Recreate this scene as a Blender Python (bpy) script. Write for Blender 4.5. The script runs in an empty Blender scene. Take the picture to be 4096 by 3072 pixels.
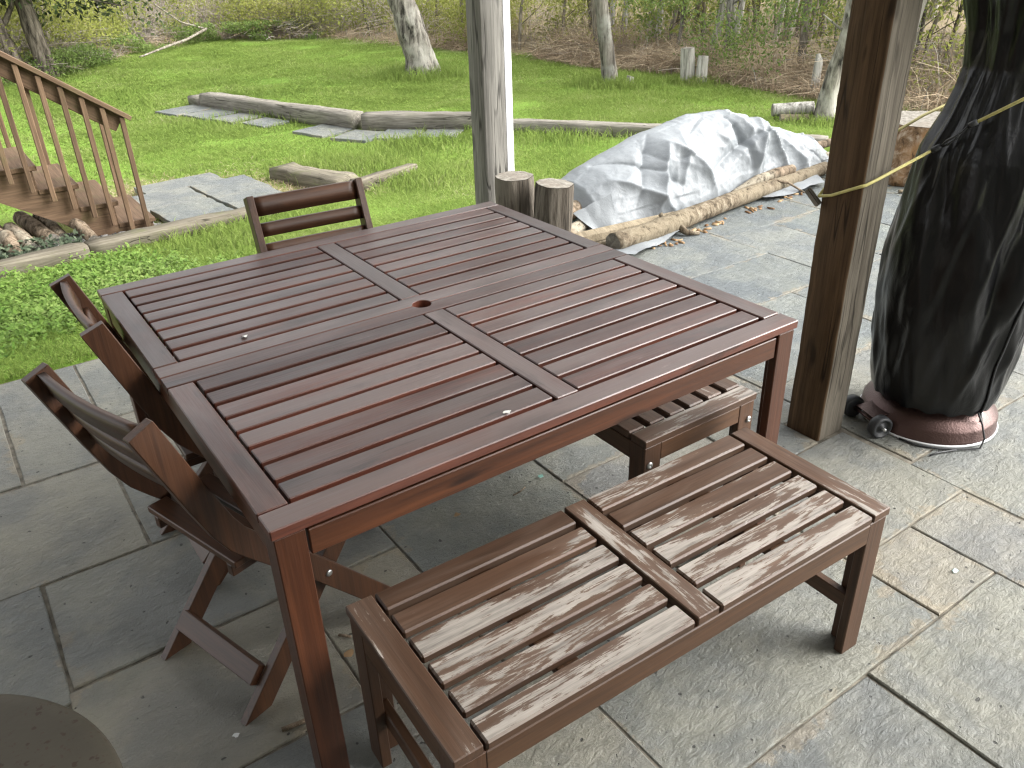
import bpy, bmesh, math, random
import numpy as np
from mathutils import Vector, Matrix

# ------------------------------------------------------------------ camera, sky, light
random.seed(7); rng = np.random.default_rng(7)
scn = bpy.context.scene
COL = scn.collection
cam_d = bpy.data.cameras.new('camera'); cam = bpy.data.objects.new('camera', cam_d); COL.objects.link(cam)
CAM = np.array([-0.275820, -1.149233, 1.603912])
FWD = np.array([0.49408333, 0.7254844, -0.479118]); RIGHT = np.array([0.81699834, -0.57588531, -0.02949283])
DOWN = np.cross(FWD, RIGHT)
cam.matrix_world = Matrix(((RIGHT[0], -DOWN[0], -FWD[0], CAM[0]), (RIGHT[1], -DOWN[1], -FWD[1], CAM[1]),
                           (RIGHT[2], -DOWN[2], -FWD[2], CAM[2]), (0, 0, 0, 1)))
cam_d.sensor_width = 36; cam_d.lens = 3283.99/4096*36
cam_d.clip_start = 0.05; cam_d.clip_end = 600
scn.camera = cam

SUN_AZ = math.radians(126)      # measured from +Y towards +X
SUN_EL = math.radians(38)
world = bpy.data.worlds.new('World'); scn.world = world; world.use_nodes = True
wn = world.node_tree; wn.nodes.clear()
sky = wn.nodes.new('ShaderNodeTexSky'); sky.sky_type = 'NISHITA'; sky.sun_disc = False
sky.sun_elevation = SUN_EL; sky.sun_rotation = SUN_AZ
sky.air_density = 1.0; sky.dust_density = 4.0; sky.ozone_density = 1.0
hs = wn.nodes.new('ShaderNodeHueSaturation'); hs.inputs['Saturation'].default_value = 0.10
bg = wn.nodes.new('ShaderNodeBackground'); bg.inputs['Strength'].default_value = 0.15
wo = wn.nodes.new('ShaderNodeOutputWorld')
wn.links.new(sky.outputs[0], hs.inputs['Color']); wn.links.new(hs.outputs[0], bg.inputs['Color']); wn.links.new(bg.outputs[0], wo.inputs[0])
sd = bpy.data.lights.new('sun', 'SUN'); sd.energy = 1.2; sd.angle = math.radians(75); sd.color = (1, .95, .87)
sun = bpy.data.objects.new('sun', sd); COL.objects.link(sun)
_sd = Vector((math.sin(SUN_AZ)*math.cos(SUN_EL), math.cos(SUN_AZ)*math.cos(SUN_EL), math.sin(SUN_EL)))
sun.rotation_euler = _sd.to_track_quat('Z', 'Y').to_euler(); sun.location = _sd*40
scn.view_settings.view_transform = 'Standard'; scn.view_settings.look = 'None'
scn.view_settings.exposure = 1.75; scn.view_settings.gamma = 1.0
scn.cycles.use_denoising = True; scn.cycles.denoising_prefilter = 'NONE'
scn.cycles.max_bounces = 6; scn.cycles.diffuse_bounces = 4; scn.cycles.glossy_bounces = 2; scn.cycles.transmission_bounces = 3
scn.cycles.sample_clamp_indirect = 3.0; scn.cycles.filter_width = 1.3; scn.cycles.caustics_reflective = False; scn.cycles.caustics_refractive = False

# ------------------------------------------------------------------ helpers
def tag(o, label=None, cat=None, group=None, kind=None):
    if label: o['label'] = label
    if cat: o['category'] = cat
    if group: o['group'] = group
    if kind: o['kind'] = kind
    return o
def empty(name, loc=(0, 0, 0), rz=0.0):
    o = bpy.data.objects.new(name, None); COL.objects.link(o); o.location = loc; o.rotation_euler = (0, 0, rz)
    o.empty_display_size = .1
    return o
def link(name, me, parent=None, loc=(0, 0, 0), rot=(0, 0, 0)):
    o = bpy.data.objects.new(name, me); COL.objects.link(o); o.location = loc; o.rotation_euler = rot
    if parent is not None: o.parent = parent
    return o
def np_mesh(name, V, F, mat=None, smooth=False):
    """F: (n,3) or (n,4) int array, or list of such arrays"""
    Fs = F if isinstance(F, list) else [F]
    Fs = [np.asarray(f, dtype=np.int32) for f in Fs if len(f)]
    me = bpy.data.meshes.new(name)
    V = np.asarray(V, dtype=np.float32)
    me.vertices.add(len(V)); me.vertices.foreach_set('co', V.ravel())
    loops = np.concatenate([f.ravel() for f in Fs]); tot = np.concatenate([np.full(len(f), f.shape[1], np.int32) for f in Fs])
    start = np.concatenate([[0], np.cumsum(tot)[:-1]]).astype(np.int32)
    me.loops.add(len(loops)); me.loops.foreach_set('vertex_index', loops)
    me.polygons.add(len(tot)); me.polygons.foreach_set('loop_start', start)
    me.polygons.foreach_set('loop_total', tot)
    if smooth: me.polygons.foreach_set('use_smooth', np.ones(len(tot), dtype=bool))
    me.update(calc_edges=True); me.validate()
    if mat: me.materials.append(mat)
    return me
_perm = rng.permutation(512)
def noise3(p):
    p = np.asarray(p, float); i = np.floor(p).astype(int); f = p-i; u = f*f*(3-2*f)
    def h(a, b, c): return _perm[(_perm[(_perm[a & 511]+b) & 511]+c) & 511]/511.0*2-1
    x, y, z = i[..., 0], i[..., 1], i[..., 2]; r = 0
    for dx in (0, 1):
        for dy in (0, 1):
            for dz in (0, 1):
                w = (u[..., 0] if dx else 1-u[..., 0])*(u[..., 1] if dy else 1-u[..., 1])*(u[..., 2] if dz else 1-u[..., 2])
                r = r+w*h(x+dx, y+dy, z+dz)
    return r
def fbm(p, o=4):
    p = np.asarray(p, float); r = 0; a = .5
    for k in range(o): r = r+a*noise3(p*2**k+k*17.3); a *= .5
    return r
_boxes = {}
def box_mesh(L, W, T, mat, bev=.0022, name='board'):
    key = (round(L, 4), round(W, 4), round(T, 4), mat.name, bev)
    if key in _boxes: return _boxes[key]
    bm = bmesh.new(); bmesh.ops.create_cube(bm, size=1)
    bmesh.ops.scale(bm, vec=(L, W, T), verts=bm.verts)
    if bev: bmesh.ops.bevel(bm, geom=list(bm.edges), offset=min(bev, T*.3), segments=1, affect='EDGES', profile=.5)
    me = bpy.data.meshes.new(name); bm.to_mesh(me); bm.free(); me.materials.append(mat); _boxes[key] = me
    return me
def board(name, L, W, T, mat, parent, loc, rot=(0, 0, 0), bev=.0022, col=None):
    """length along local X, width Y, thickness Z; loc is the centre"""
    o = link(name, box_mesh(L, W, T, mat, bev), parent, loc, rot)
    if col is not None: o.color = (col, random.random(), 0, 1)
    return o
def prism_mesh(name, poly, t, mat, bev=.002):
    """polygon in XZ extruded along Y by t (centred)"""
    bm = bmesh.new()
    f = bm.faces.new([bm.verts.new((x, -t/2, z)) for x, z in poly])
    r = bmesh.ops.extrude_face_region(bm, geom=[f])
    bmesh.ops.translate(bm, vec=(0, t, 0), verts=[v for v in r['geom'] if isinstance(v, bmesh.types.BMVert)])
    bmesh.ops.recalc_face_normals(bm, faces=bm.faces)
    if bev: bmesh.ops.bevel(bm, geom=[e for e in bm.edges if e.calc_face_angle(0) > .5], offset=bev, segments=1, affect='EDGES')
    me = bpy.data.meshes.new(name); bm.to_mesh(me); bm.free(); me.materials.append(mat)
    return me
def tube_np(pts, rad, seg=10, amp=0.0, nsc=6.0, caps=True, stretch=.3):
    pts = np.asarray(pts, float); n = len(pts); rad = np.broadcast_to(np.asarray(rad, float), (n,))
    tan = np.gradient(pts, axis=0); tan /= np.linalg.norm(tan, axis=1)[:, None]+1e-9
    ref = np.array([0, 0, 1.]) if abs(tan[0][2]) < .8 else np.array([1., 0, 0])
    V = []; a = np.linspace(0, 2*math.pi, seg, endpoint=False)
    b1 = np.cross(tan[0], ref); b1 /= np.linalg.norm(b1)
    s = 0
    for i in range(n):
        b1 = b1-tan[i]*(b1@tan[i]); b1 /= np.linalg.norm(b1); b2 = np.cross(tan[i], b1)
        if i: s += np.linalg.norm(pts[i]-pts[i-1])
        r = np.full(seg, rad[i])
        if amp:
            q = np.c_[np.cos(a)*1.3*nsc*.3+pts[0][0]*3, np.sin(a)*1.3*nsc*.3+pts[0][1]*3, np.full(seg, s*nsc*stretch)]
            r = r*(1+amp*fbm(q, 3)*2)
        V.append(pts[i]+np.cos(a)[:, None]*b1*r[:, None]+np.sin(a)[:, None]*b2*r[:, None])
    V = np.concatenate(V); i = np.arange(n-1)[:, None]*seg; j = np.arange(seg)[None]; k = (np.arange(seg)+1) % seg
    F = np.stack([i+j, i+k[None], i+seg+k[None], i+seg+j], -1).reshape(-1, 4)
    T = np.zeros((0, 3), int)
    if caps:
        c0 = len(V); V = np.concatenate([V, pts[:1], pts[-1:]])
        j = np.arange(seg); k = (j+1) % seg; o = (n-1)*seg
        T = np.concatenate([np.stack([k, j, np.full(seg, c0)], 1), np.stack([o+j, o+k, np.full(seg, c0+1)], 1)])
    return V, F, T
def tube(name, pts, rad, mat, parent=None, seg=10, amp=0, nsc=6, caps=True, smooth=True, endmat=None, loc=None):
    V, F, T = tube_np(pts, rad, seg, amp, nsc, caps)
    me = np_mesh(name, V, [F, T], mat, smooth)
    if endmat:
        me.materials.append(endmat); n = len(me.polygons)
        mi = np.zeros(n, np.int32); mi[len(F):] = 1; me.polygons.foreach_set('material_index', mi)
        sm = np.ones(n, bool); sm[len(F):] = False; me.polygons.foreach_set('use_smooth', sm)
    return link(name, me, parent, loc or (0, 0, 0))
def join_np(parts):
    Vs, Qs, Ts, o = [], [], [], 0
    for V, F, T in parts:
        Vs.append(V); Qs.append(np.asarray(F).reshape(-1, 4)+o); Ts.append(np.asarray(T).reshape(-1, 3)+o); o += len(V)
    return np.concatenate(Vs), np.concatenate(Qs), np.concatenate(Ts)
def lathe(name, prof, mat, parent=None, seg=64, loc=(0, 0, 0)):
    n = len(prof); a = np.linspace(0, 2*math.pi, seg, endpoint=False)
    V = np.concatenate([np.c_[r*np.cos(a), r*np.sin(a), np.full(seg, z)] for r, z in prof])
    i = np.arange(n-1)[:, None]*seg; j = np.arange(seg)[None]; k = ((np.arange(seg)+1) % seg)[None]
    F = np.stack([i+j, i+k, i+seg+k, i+seg+j], -1).reshape(-1, 4)
    me = np_mesh(name, V, F, mat, True)
    return link(name, me, parent, loc)

# ------------------------------------------------------------------ materials
class MT:
    def __init__(s, name):
        s.m = bpy.data.materials.new(name); s.m.use_nodes = True; s.t = s.m.node_tree; s.t.nodes.clear()
        s.out = s.t.nodes.new('ShaderNodeOutputMaterial'); s.b = None
    def n(s, t, inp=None, **props):
        nd = s.t.nodes.new('ShaderNode'+t)
        for k, v in props.items(): setattr(nd, k, v)
        for k, v in (inp or {}).items():
            sk = nd.inputs[k]
            if isinstance(v, bpy.types.NodeSocket): s.t.links.new(v, sk)
            else: sk.default_value = v
        return nd
    def math(s, op, a, b=0.0, clamp=False):
        return s.n('Math', {0: a, 1: b}, operation=op, use_clamp=clamp).outputs[0]
    def vadd(s, a, b): return s.n('VectorMath', {0: a, 1: b}, operation='ADD').outputs[0]
    def vmul(s, a, b): return s.n('VectorMath', {0: a, 1: b}, operation='MULTIPLY').outputs[0]
    def noise(s, vec, scale, detail=4, rough=.55, dist=0.0):
        return s.n('TexNoise', {'Vector': vec, 'Scale': scale, 'Detail': detail, 'Roughness': rough, 'Distortion': dist}).outputs[0]
    def ramp(s, fac, stops, interp='LINEAR'):
        nd = s.n('ValToRGB', {0: fac}); cr = nd.color_ramp; cr.interpolation = interp
        while len(cr.elements) < len(stops): cr.elements.new(.5)
        for e, (p, c) in zip(cr.elements, stops): e.position = p; e.color = (c[0], c[1], c[2], 1) if len(c) == 3 else c
        return nd.outputs[0]
    def sstep(s, v, a, b):
        return s.n('MapRange', {0: v, 1: a, 2: b, 3: 0.0, 4: 1.0}, interpolation_type='SMOOTHSTEP').outputs[0]
    def mix(s, f, a, b, mode='MIX'):
        nd = s.n('Mix', None, data_type='RGBA', blend_type=mode)
        for k, v in ((0, f), (6, a), (7, b)):
            sk = nd.inputs[k]
            if isinstance(v, bpy.types.NodeSocket): s.t.links.new(v, sk)
            else: sk.default_value = v if k == 0 else (v[0], v[1], v[2], 1)
        return nd.outputs[2]
    def bump(s, h, strength, dist=.01):
        return s.n('Bump', {'Height': h, 'Strength': strength, 'Distance': dist}).outputs[0]
    def done(s, color, rough=.5, normal=None, metallic=0.0, spec=.5, transl=None):
        inp = {'Base Color': color if isinstance(color, bpy.types.NodeSocket) else (*color, 1), 'Roughness': rough,
               'Metallic': metallic, 'Specular IOR Level': spec}
        if normal is not None: inp['Normal'] = normal
        b = s.n('BsdfPrincipled', inp); sh = b.outputs[0]
        if transl:
            t = s.n('BsdfTranslucent', {'Color': inp['Base Color']})
            mx = s.n('MixShader', {0: transl}); s.t.links.new(sh, mx.inputs[1]); s.t.links.new(t.outputs[0], mx.inputs[2]); sh = mx.outputs[0]
        s.t.links.new(sh, s.out.inputs[0])
        return s.m
    def obj(s): return s.n('TexCoord').outputs['Object']
    def rand(s): return s.n('ObjectInfo').outputs['Random']
    def pos(s): return s.n('NewGeometry').outputs['Position']
    def nz(s):
        sp = s.n('SeparateXYZ', {0: s.n('NewGeometry').outputs['Normal']}); return sp.outputs[2]

def wood(name, c1, c2, rough=.45, axis='X', topgrey=0.0, greycol=(.2, .17, .165), wear=False, knots=.0, spec=.5, bumpk=.15, valvar=.35,
         cracks=False, moss=0.0, wearcol=(.50, .45, .40)):
    m = MT(name); r = m.rand()
    off = m.n('CombineXYZ', {0: m.math('MULTIPLY', r, 37.0), 1: m.math('MULTIPLY', r, 91.0), 2: m.math('MULTIPLY', r, 53.0)}).outputs[0]
    v = m.vadd(m.obj(), off)
    sc = {'X': (1, 13, 13), 'Z': (13, 13, 1), 'Y': (13, 1, 13)}[axis]
    sf = {'X': (5, 150, 150), 'Z': (150, 150, 5), 'Y': (150, 5, 150)}[axis]
    vs = m.vmul(v, sc); vf = m.vmul(v, sf)
    g = m.noise(vs, 2.2, 6, .6, .6); gf = m.noise(vf, 1.0, 3, .6)
    col = m.ramp(g, [(.25, c1), (.75, c2)])
    col = m.mix(m.math('MULTIPLY', m.sstep(gf, .45, .72), .45), col, tuple(c*.45 for c in c1))
    ms = m.noise(m.vmul(v, tuple(1.6 if q == 1 else 42 for q in sc)), 1.0, 5, .68, .2)
    col = m.mix(m.math('MULTIPLY', m.sstep(ms, .5, .72), .55), col, tuple(c*.5 for c in c1)); col = m.mix(m.math('MULTIPLY', m.sstep(ms, .46, .28), .45), col, tuple(min(1, c*1.45) for c in c2))
    vv = m.math('ADD', m.math('MULTIPLY', r, valvar), 1-valvar/2)
    col = m.mix(1.0, col, m.n('CombineColor', {0: vv, 1: vv, 2: vv}).outputs[0], 'MULTIPLY')
    if knots:
        k = m.noise(m.vmul(v, tuple(4 if q == 1 else 14 for q in sc)), 1.0, 2, .4)
        col = m.mix(m.math('MULTIPLY', m.sstep(k, .66, .74), knots), col, tuple(c*.25 for c in c1))
    h = m.math('ADD', m.math('MULTIPLY', g, .5), gf)
    if cracks:
        cv = m.noise(m.vmul(v, tuple(.7 if q == 1 else 12 for q in sc)), 1.0, 2, .4, .15)
        ck = m.math('MULTIPLY', m.sstep(m.math('ABSOLUTE', m.math('SUBTRACT', cv, .5)), .012, .0), m.sstep(m.noise(m.vmul(v, (3, 3, 3)), 1.0, 2), .42, .55))
        col = m.mix(m.math('MULTIPLY', ck, .75), col, tuple(c*.15 for c in c1)); h = m.math('SUBTRACT', h, m.math('MULTIPLY', ck, 1.5))
    top = m.sstep(m.nz(), .55, .9)
    rgh = rough
    if topgrey:
        w = m.noise(m.vmul(v, (2.2, 9, 9)), 1.4, 5, .6)
        f = m.math('MULTIPLY', m.math('MULTIPLY', top, m.sstep(m.math('ADD', w, m.math('MULTIPLY', m.math('SUBTRACT', r, .5), .5)), .2, .75)), topgrey)
        col = m.mix(f, col, greycol)  # grey film on top faces: weathering plus sky sheen painted into the colour
        d = m.noise(m.vmul(v, (5, 22, 9)), 1.0, 5, .65); ds = m.math('MULTIPLY', m.sstep(d, .58, .72), .6); lt = m.math('MULTIPLY', m.sstep(m.noise(m.vmul(v, (11, 60, 9)), 1.0, 5, .7), .62, .74), .35)
        col = m.mix(m.math('MULTIPLY', lt, top), col, tuple(min(1, c*2.1) for c in greycol))
        col = m.mix(m.math('MULTIPLY', ds, top), col, tuple(c*.35 for c in greycol))
        r2 = m.math('ADD', m.math('MULTIPLY', m.math('FRACT', m.math('MULTIPLY', r, 7.31)), .55), .68)
        wst = m.math('SUBTRACT', 1.0, m.math('MULTIPLY', m.sstep(m.noise(m.vmul(v, (1.6, 7, 7)), 1.0, 4, .6), .5, .68), .42)); r2 = m.math('MULTIPLY', r2, wst)
        col = m.mix(top, col, m.mix(1.0, col, m.n('CombineColor', {0: r2, 1: r2, 2: r2}).outputs[0], 'MULTIPLY'))
        rgh = m.math('ADD', m.math('MULTIPLY', m.noise(m.vmul(v, (3, 12, 12)), 1.2, 4), .35), rough-.17)
    if moss:
        mo = m.noise(m.pos(), 5, 5, .65)
        col = m.mix(m.math('MULTIPLY', m.sstep(mo, .5, .7), moss), col, (.10, .12, .035))
    if wear:
        oc = m.n('SeparateColor', {0: m.n('ObjectInfo').outputs['Color']}).outputs[0]
        st = m.noise(m.vmul(v, (16, 130, 40)), 1.0, 6, .78, .25)
        bl = m.noise(m.vmul(v, (2.6, 16, 3)), 1.0, 4, .55, .7)
        sw = m.noise(m.vmul(v, (1.3, 12, 2)), 1.0, 2, .5, .8)
        rings = m.math('SINE', m.math('MULTIPLY', sw, 95.0))
        e = m.math('ADD', m.math('ADD', m.math('MULTIPLY', st, .85), m.math('MULTIPLY', bl, 1.1)), m.math('MULTIPLY', rings, .045))
        th = m.math('SUBTRACT', 1.25, m.math('MULTIPLY', oc, .36))
        f = m.math('MULTIPLY', m.sstep(m.math('SUBTRACT', e, th), -.015, .035), .95)
        f = m.math('MULTIPLY', f, top)
        fade = m.math('MULTIPLY', m.sstep(m.math('SUBTRACT', m.math('ADD', bl, m.math('MULTIPLY', oc, .3)), .45), .0, .35), .35)
        col = m.mix(m.math('MULTIPLY', fade, top), col, (.22, .16, .125))
        wc = m.ramp(m.noise(m.vmul(v, (5, 75, 20)), 1.0, 4, .7), [(.32, tuple(c*.42 for c in wearcol)), (.52, tuple(c*.85 for c in wearcol)), (.75, tuple(c*1.15 for c in wearcol))])
        col = m.mix(f, col, wc); rgh = m.math('ADD', m.math('MULTIPLY', f, .25), rough)
        h = m.math('SUBTRACT', h, m.math('MULTIPLY', f, .6))
    return m.done(col, rgh, m.bump(h, bumpk, .004), spec=spec)

M = {}
M['table'] = wood('stained_table_wood', (.050, .015, .010), (.105, .034, .020), .385, topgrey=.85, greycol=(.104, .082, .076), knots=.7, spec=.66, valvar=.9)
M['table_side'] = wood('stained_apron_wood', (.044, .015, .007), (.092, .032, .013), .40, knots=.9)
M['chair'] = wood('stained_chair_wood', (.040, .0165, .008), (.080, .034, .0155), .42)
M['chairZ'] = wood('stained_chair_wood_upright', (.040, .0165, .008), (.080, .034, .0155), .42, axis='Z')
M['bench'] = wood('worn_bench_wood', (.058, .030, .017), (.096, .051, .030), .5, wear=True, wearcol=(.40, .365, .325))
M['bench_side'] = wood('bench_frame_wood', (.060, .029, .014), (.108, .053, .026), .5)
M['bench_leg'] = wood('bench_leg_wood', (.052, .024, .012), (.092, .044, .022), .5, axis='Z')
M['post_grey'] = wood('weathered_grey_post', (.115, .110, .098), (.265, .255, .228), .8, axis='Z', knots=.5, cracks=True, bumpk=.5, spec=.2)
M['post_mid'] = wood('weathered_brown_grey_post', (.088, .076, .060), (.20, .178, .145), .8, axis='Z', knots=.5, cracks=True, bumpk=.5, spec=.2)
M['post_brown'] = wood('brown_sheltered_shaded_post', (.050, .030, .015), (.120, .074, .040), .75, axis='Z', knots=.7, cracks=True, bumpk=.3, spec=.2)  # unweathered brown side, albedo lowered further to paint in its shade
M['stair'] = wood('stained_stair_wood', (.10, .062, .036), (.20, .130, .082), .7, moss=.25, bumpk=.3, spec=.25)
M['stairZ'] = wood('stained_baluster_wood', (.16, .080, .040), (.29, .16, .085), .7, axis='Z', bumpk=.3, spec=.25)
M['timber'] = wood('grey_landscape_timber', (.12, .11, .09), (.36, .335, .29), .9, cracks=True, bumpk=.8, spec=.15, moss=.15)
M['timber_moss'] = wood('mossy_landscape_timber', (.105, .092, .068), (.25, .225, .175), .9, cracks=True, bumpk=.8, spec=.15, moss=.45)
M['deck'] = wood('deck_underside_wood', (.30, .25, .19), (.44, .38, .30), .8)
M['peeled'] = wood('peeled_log_wood', (.16, .125, .08), (.32, .27, .19), .7, knots=.6, bumpk=.5, spec=.25, moss=.12)

def plain(name, col, rough=.5, metallic=0.0, spec=.5, nsc=0, nvar=.3, bumpk=0, bsc=60):
    m = MT(name); c = col; nrm = None
    if nsc:
        n = m.noise(m.obj(), nsc, 4); c = m.ramp(n, [(.3, tuple(q*(1-nvar) for q in col)), (.7, tuple(min(1, q*(1+nvar)) for q in col))])
    if bumpk: nrm = m.bump(m.noise(m.obj(), bsc, 3), bumpk, .004)
    return m.done(c, rough, nrm, metallic, spec)
M['steel'] = plain('zinc_steel', (.55, .56, .56), .35, .9)
M['rubber'] = plain('black_plastic', (.028, .030, .033), .5, nsc=30, nvar=.3)
M['white'] = plain('white_vinyl', (.78, .80, .82), .4, nsc=3, nvar=.04)
M['cord'] = plain('yellow_cord', (.55, .50, .19), .6, nsc=40, nvar=.2)
M['hammered'] = plain('brown_hammered_metal', (.095, .056, .050), .34, .55, nsc=6, nvar=.15, bumpk=.45, bsc=160)
M['siding'] = plain('house_siding', (.55, .54, .50), .6, nsc=2, nvar=.05)
M['mortar'] = plain('sandy_joint_bed', (.17, .155, .125), .95, nsc=25, nvar=.5, bumpk=.6, bsc=90)
M['teal'] = plain('teal_scrap', (.20, .42, .36), .6)
M['paleblue'] = plain('pale_blue_scrap', (.42, .58, .58), .6)
M['lint'] = plain('white_lint', (.6, .62, .62), .9)
M['droppings'] = plain('whitish_spot', (.62, .62, .58), .8)

def stone_mat(name, tint=1.0):
    m = MT(name); r = m.rand(); p = m.pos()
    base = m.ramp(r, [(0, (.182, .192, .176)), (.2, (.215, .214, .192)), (.4, (.168, .178, .172)), (.6, (.224, .216, .188)), (.8, (.192, .202, .186)), (1, (.205, .200, .184))])
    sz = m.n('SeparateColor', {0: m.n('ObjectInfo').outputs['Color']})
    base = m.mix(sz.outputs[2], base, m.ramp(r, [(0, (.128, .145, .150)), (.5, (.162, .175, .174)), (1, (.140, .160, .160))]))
    off = m.n('CombineXYZ', {0: m.math('MULTIPLY', r, 31.0), 1: m.math('MULTIPLY', r, 77.0), 2: 0.0}).outputs[0]
    v = m.vadd(p, off)
    big = m.noise(v, 3.2, 5, .6, .4); mid = m.noise(v, 17, 5, .65); fine = m.noise(v, 170, 3, .7)
    col = m.mix(m.sstep(big, .3, .75), base, m.mix(1.0, base, (1.28, 1.24, 1.12), 'MULTIPLY'))
    col = m.mix(m.math('MULTIPLY', m.sstep(big, .56, .38), .5), col, m.mix(1.0, base, (.72, .76, .82), 'MULTIPLY'))
    col = m.mix(m.math('MULTIPLY', m.sstep(mid, .5, .75), .35), col, m.mix(1.0, base, (.74, .74, .72), 'MULTIPLY'))
    col = m.mix(m.math('MULTIPLY', m.sstep(fine, .55, .75), .4), col, m.mix(1.0, base, (1.32, 1.32, 1.28), 'MULTIPLY'))
    col = m.mix(m.math('MULTIPLY', m.sstep(fine, .42, .25), .4), col, m.mix(1.0, base, (.5, .5, .5), 'MULTIPLY'))
    # greenish and rusty mineral staining
    s1 = m.noise(v, 2.1, 4, .6); col = m.mix(m.math('MULTIPLY', m.sstep(s1, .55, .72), .25), col, (.175, .18, .125))
    # sandy crust along the joints, from the stone's own bounds
    g = m.n('SeparateXYZ', {0: m.n('TexCoord').outputs['Generated']})
    def edge(c, s): return m.math('MULTIPLY', m.math('MINIMUM', c, m.math('SUBTRACT', 1.0, c)), s)
    e = m.math('MINIMUM', edge(g.outputs[0], sz.outputs[0]), edge(g.outputs[1], sz.outputs[1]))
    en = m.noise(v, 7, 6, .7); crust = m.sstep(m.math('SUBTRACT', m.math('MULTIPLY', m.math('SUBTRACT', en, .44), .30), e), .0, .02)
    crust = m.math('MULTIPLY', crust, m.sstep(m.noise(v, 1.7, 2), .44, .56))
    cc = m.ramp(m.noise(v, 60, 3), [(.35, (.24, .185, .115)), (.65, (.36, .30, .20))])
    col = m.mix(m.math('MULTIPLY', crust, .38), col, cc)
    # pits
    pit = m.sstep(m.noise(v, 48, 1, .3), .745, .78)
    col = m.mix(m.math('MULTIPLY', pit, .8), col, (.03, .03, .028))
    vsl = m.vmul(v, (22, 48, 22)); cleft = m.noise(vsl, 1.0, 6, .72, .8); und = m.noise(v, 9, 3, .5)
    lay = m.math('MULTIPLY', m.n('MapRange', {0: big, 1: .2, 2: .8, 3: 0.0, 4: 6.0}, interpolation_type='STEPPED', clamp=True).outputs[0], .4) if False else m.math('MULTIPLY', m.math('FLOOR', m.math('MULTIPLY', m.noise(v, 4.3, 6, .7, .6), 9.0)), .33)
    h = m.math('ADD', m.math('ADD', m.math('MULTIPLY', cleft, 1.3), m.math('MULTIPLY', fine, .35)), m.math('ADD', lay, m.math('MULTIPLY', und, 2.2)))
    h = m.math('SUBTRACT', h, m.math('MULTIPLY', pit, .8))
    return m.done(col, m.math('ADD', m.math('MULTIPLY', mid, .25), .42), m.bump(h, .9, .009), spec=.4)
M['stone'] = stone_mat('bluestone')

def leafy(name, stops, rough=.55, transl=.3, posvar=None, spec=.25, upn=.6):
    m = MT(name); isl = m.n('NewGeometry').outputs['Random Per Island']
    f = isl
    if posvar:
        n = m.noise(m.pos(), posvar[0], 4, .6); f = m.math('ADD', m.math('MULTIPLY', isl, 1-posvar[1]), m.math('MULTIPLY', m.sstep(n, .3, .7), posvar[1]))
    up = m.n('NewGeometry').outputs['Normal']
    if upn: up = m.n('VectorMath', {0: m.vadd(m.vmul(up, (1-upn, 1-upn, 1-upn)), (0, 0, upn))}, operation='NORMALIZE').outputs[0]
    return m.done(m.ramp(f, stops), rough, up if upn else None, transl=transl, spec=spec)
M['grass'] = leafy('lawn_blades', [(0, (.19, .285, .06)), (.3, (.255, .365, .08)), (.7, (.33, .44, .11)), (.93, (.42, .49, .18)), (1, (.53, .49, .30))], posvar=(.9, .4), transl=.45, upn=.9, spec=.1)
M['clover'] = leafy('ground_cover_leaves', [(0, (.10, .20, .03)), (.5, (.19, .31, .06)), (1, (.30, .40, .12))], transl=.3, posvar=(2.5, .4), upn=.6)
M['ivy'] = leafy('ivy_leaves', [(0, (.04, .06, .038)), (.6, (.085, .115, .07)), (1, (.16, .19, .125))], transl=.15)
M['spring'] = leafy('spring_leaves', [(0, (.22, .25, .055)), (.4, (.34, .38, .09)), (.8, (.44, .45, .13)), (1, (.48, .40, .18))], posvar=(.35, .5), transl=.45, upn=.75)
M['shrubgreen'] = leafy('fresh_shrub_leaves', [(0, (.10, .17, .04)), (.5, (.19, .28, .07)), (1, (.28, .36, .11))], posvar=(.5, .4), transl=.4)
M['bramble'] = leafy('bramble_stems', [(0, (.19, .155, .125)), (.4, (.29, .245, .20)), (.8, (.39, .345, .29)), (1, (.48, .45, .395))], transl=0.0001, rough=.8, upn=.7)
M['straw'] = leafy('dry_straw', [(0, (.30, .215, .14)), (.5, (.43, .33, .22)), (1, (.54, .45, .32))], transl=.15, rough=.7)
M['needle'] = leafy('evergreen_needles', [(0, (.03, .05, .015)), (.6, (.06, .09, .024)), (1, (.11, .13, .045))], transl=.1)
M['litter'] = leafy('bark_litter', [(0, (.13, .07, .035)), (.5, (.30, .19, .10)), (1, (.44, .33, .2))], transl=.0001, rough=.8, upn=0)
M['gravel'] = leafy('slate_chips', [(0, (.06, .06, .06)), (.5, (.17, .165, .155)), (1, (.34, .33, .31))], transl=.0001, rough=.8, upn=0)

def bark_mat(name, c1, c2, sc=(18, 18, 3), dark=.25, lich=None, bumpk=.9):
    m = MT(name); v = m.vadd(m.obj(), m.n('CombineXYZ', {0: m.math('MULTIPLY', m.rand(), 40.0), 1: 0.0, 2: m.math('MULTIPLY', m.rand(), 20.0)}).outputs[0])
    n = m.noise(m.vmul(v, sc), 1.0, 6, .68, .5); big = m.noise(v, 2.3, 4)
    col = m.ramp(n, [(.36, tuple(c*dark for c in c1)), (.48, c1), (.68, c2)])
    if lich: col = m.mix(m.math('MULTIPLY', m.math('MULTIPLY', m.sstep(big, .5, .62), m.sstep(n, .34, .46)), .75), col, lich)
    return m.done(col, .9, m.bump(n, bumpk, .02), spec=.15)
M['bark_pale'] = bark_mat('pale_cracked_bark', (.17, .155, .135), (.46, .43, .38), (11, 11, 2.6), dark=.18, lich=(.40, .385, .345))
M['bark_grey'] = bark_mat('grey_bark', (.15, .135, .115), (.33, .305, .27), (14, 14, 2), lich=(.30, .30, .27))
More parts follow.
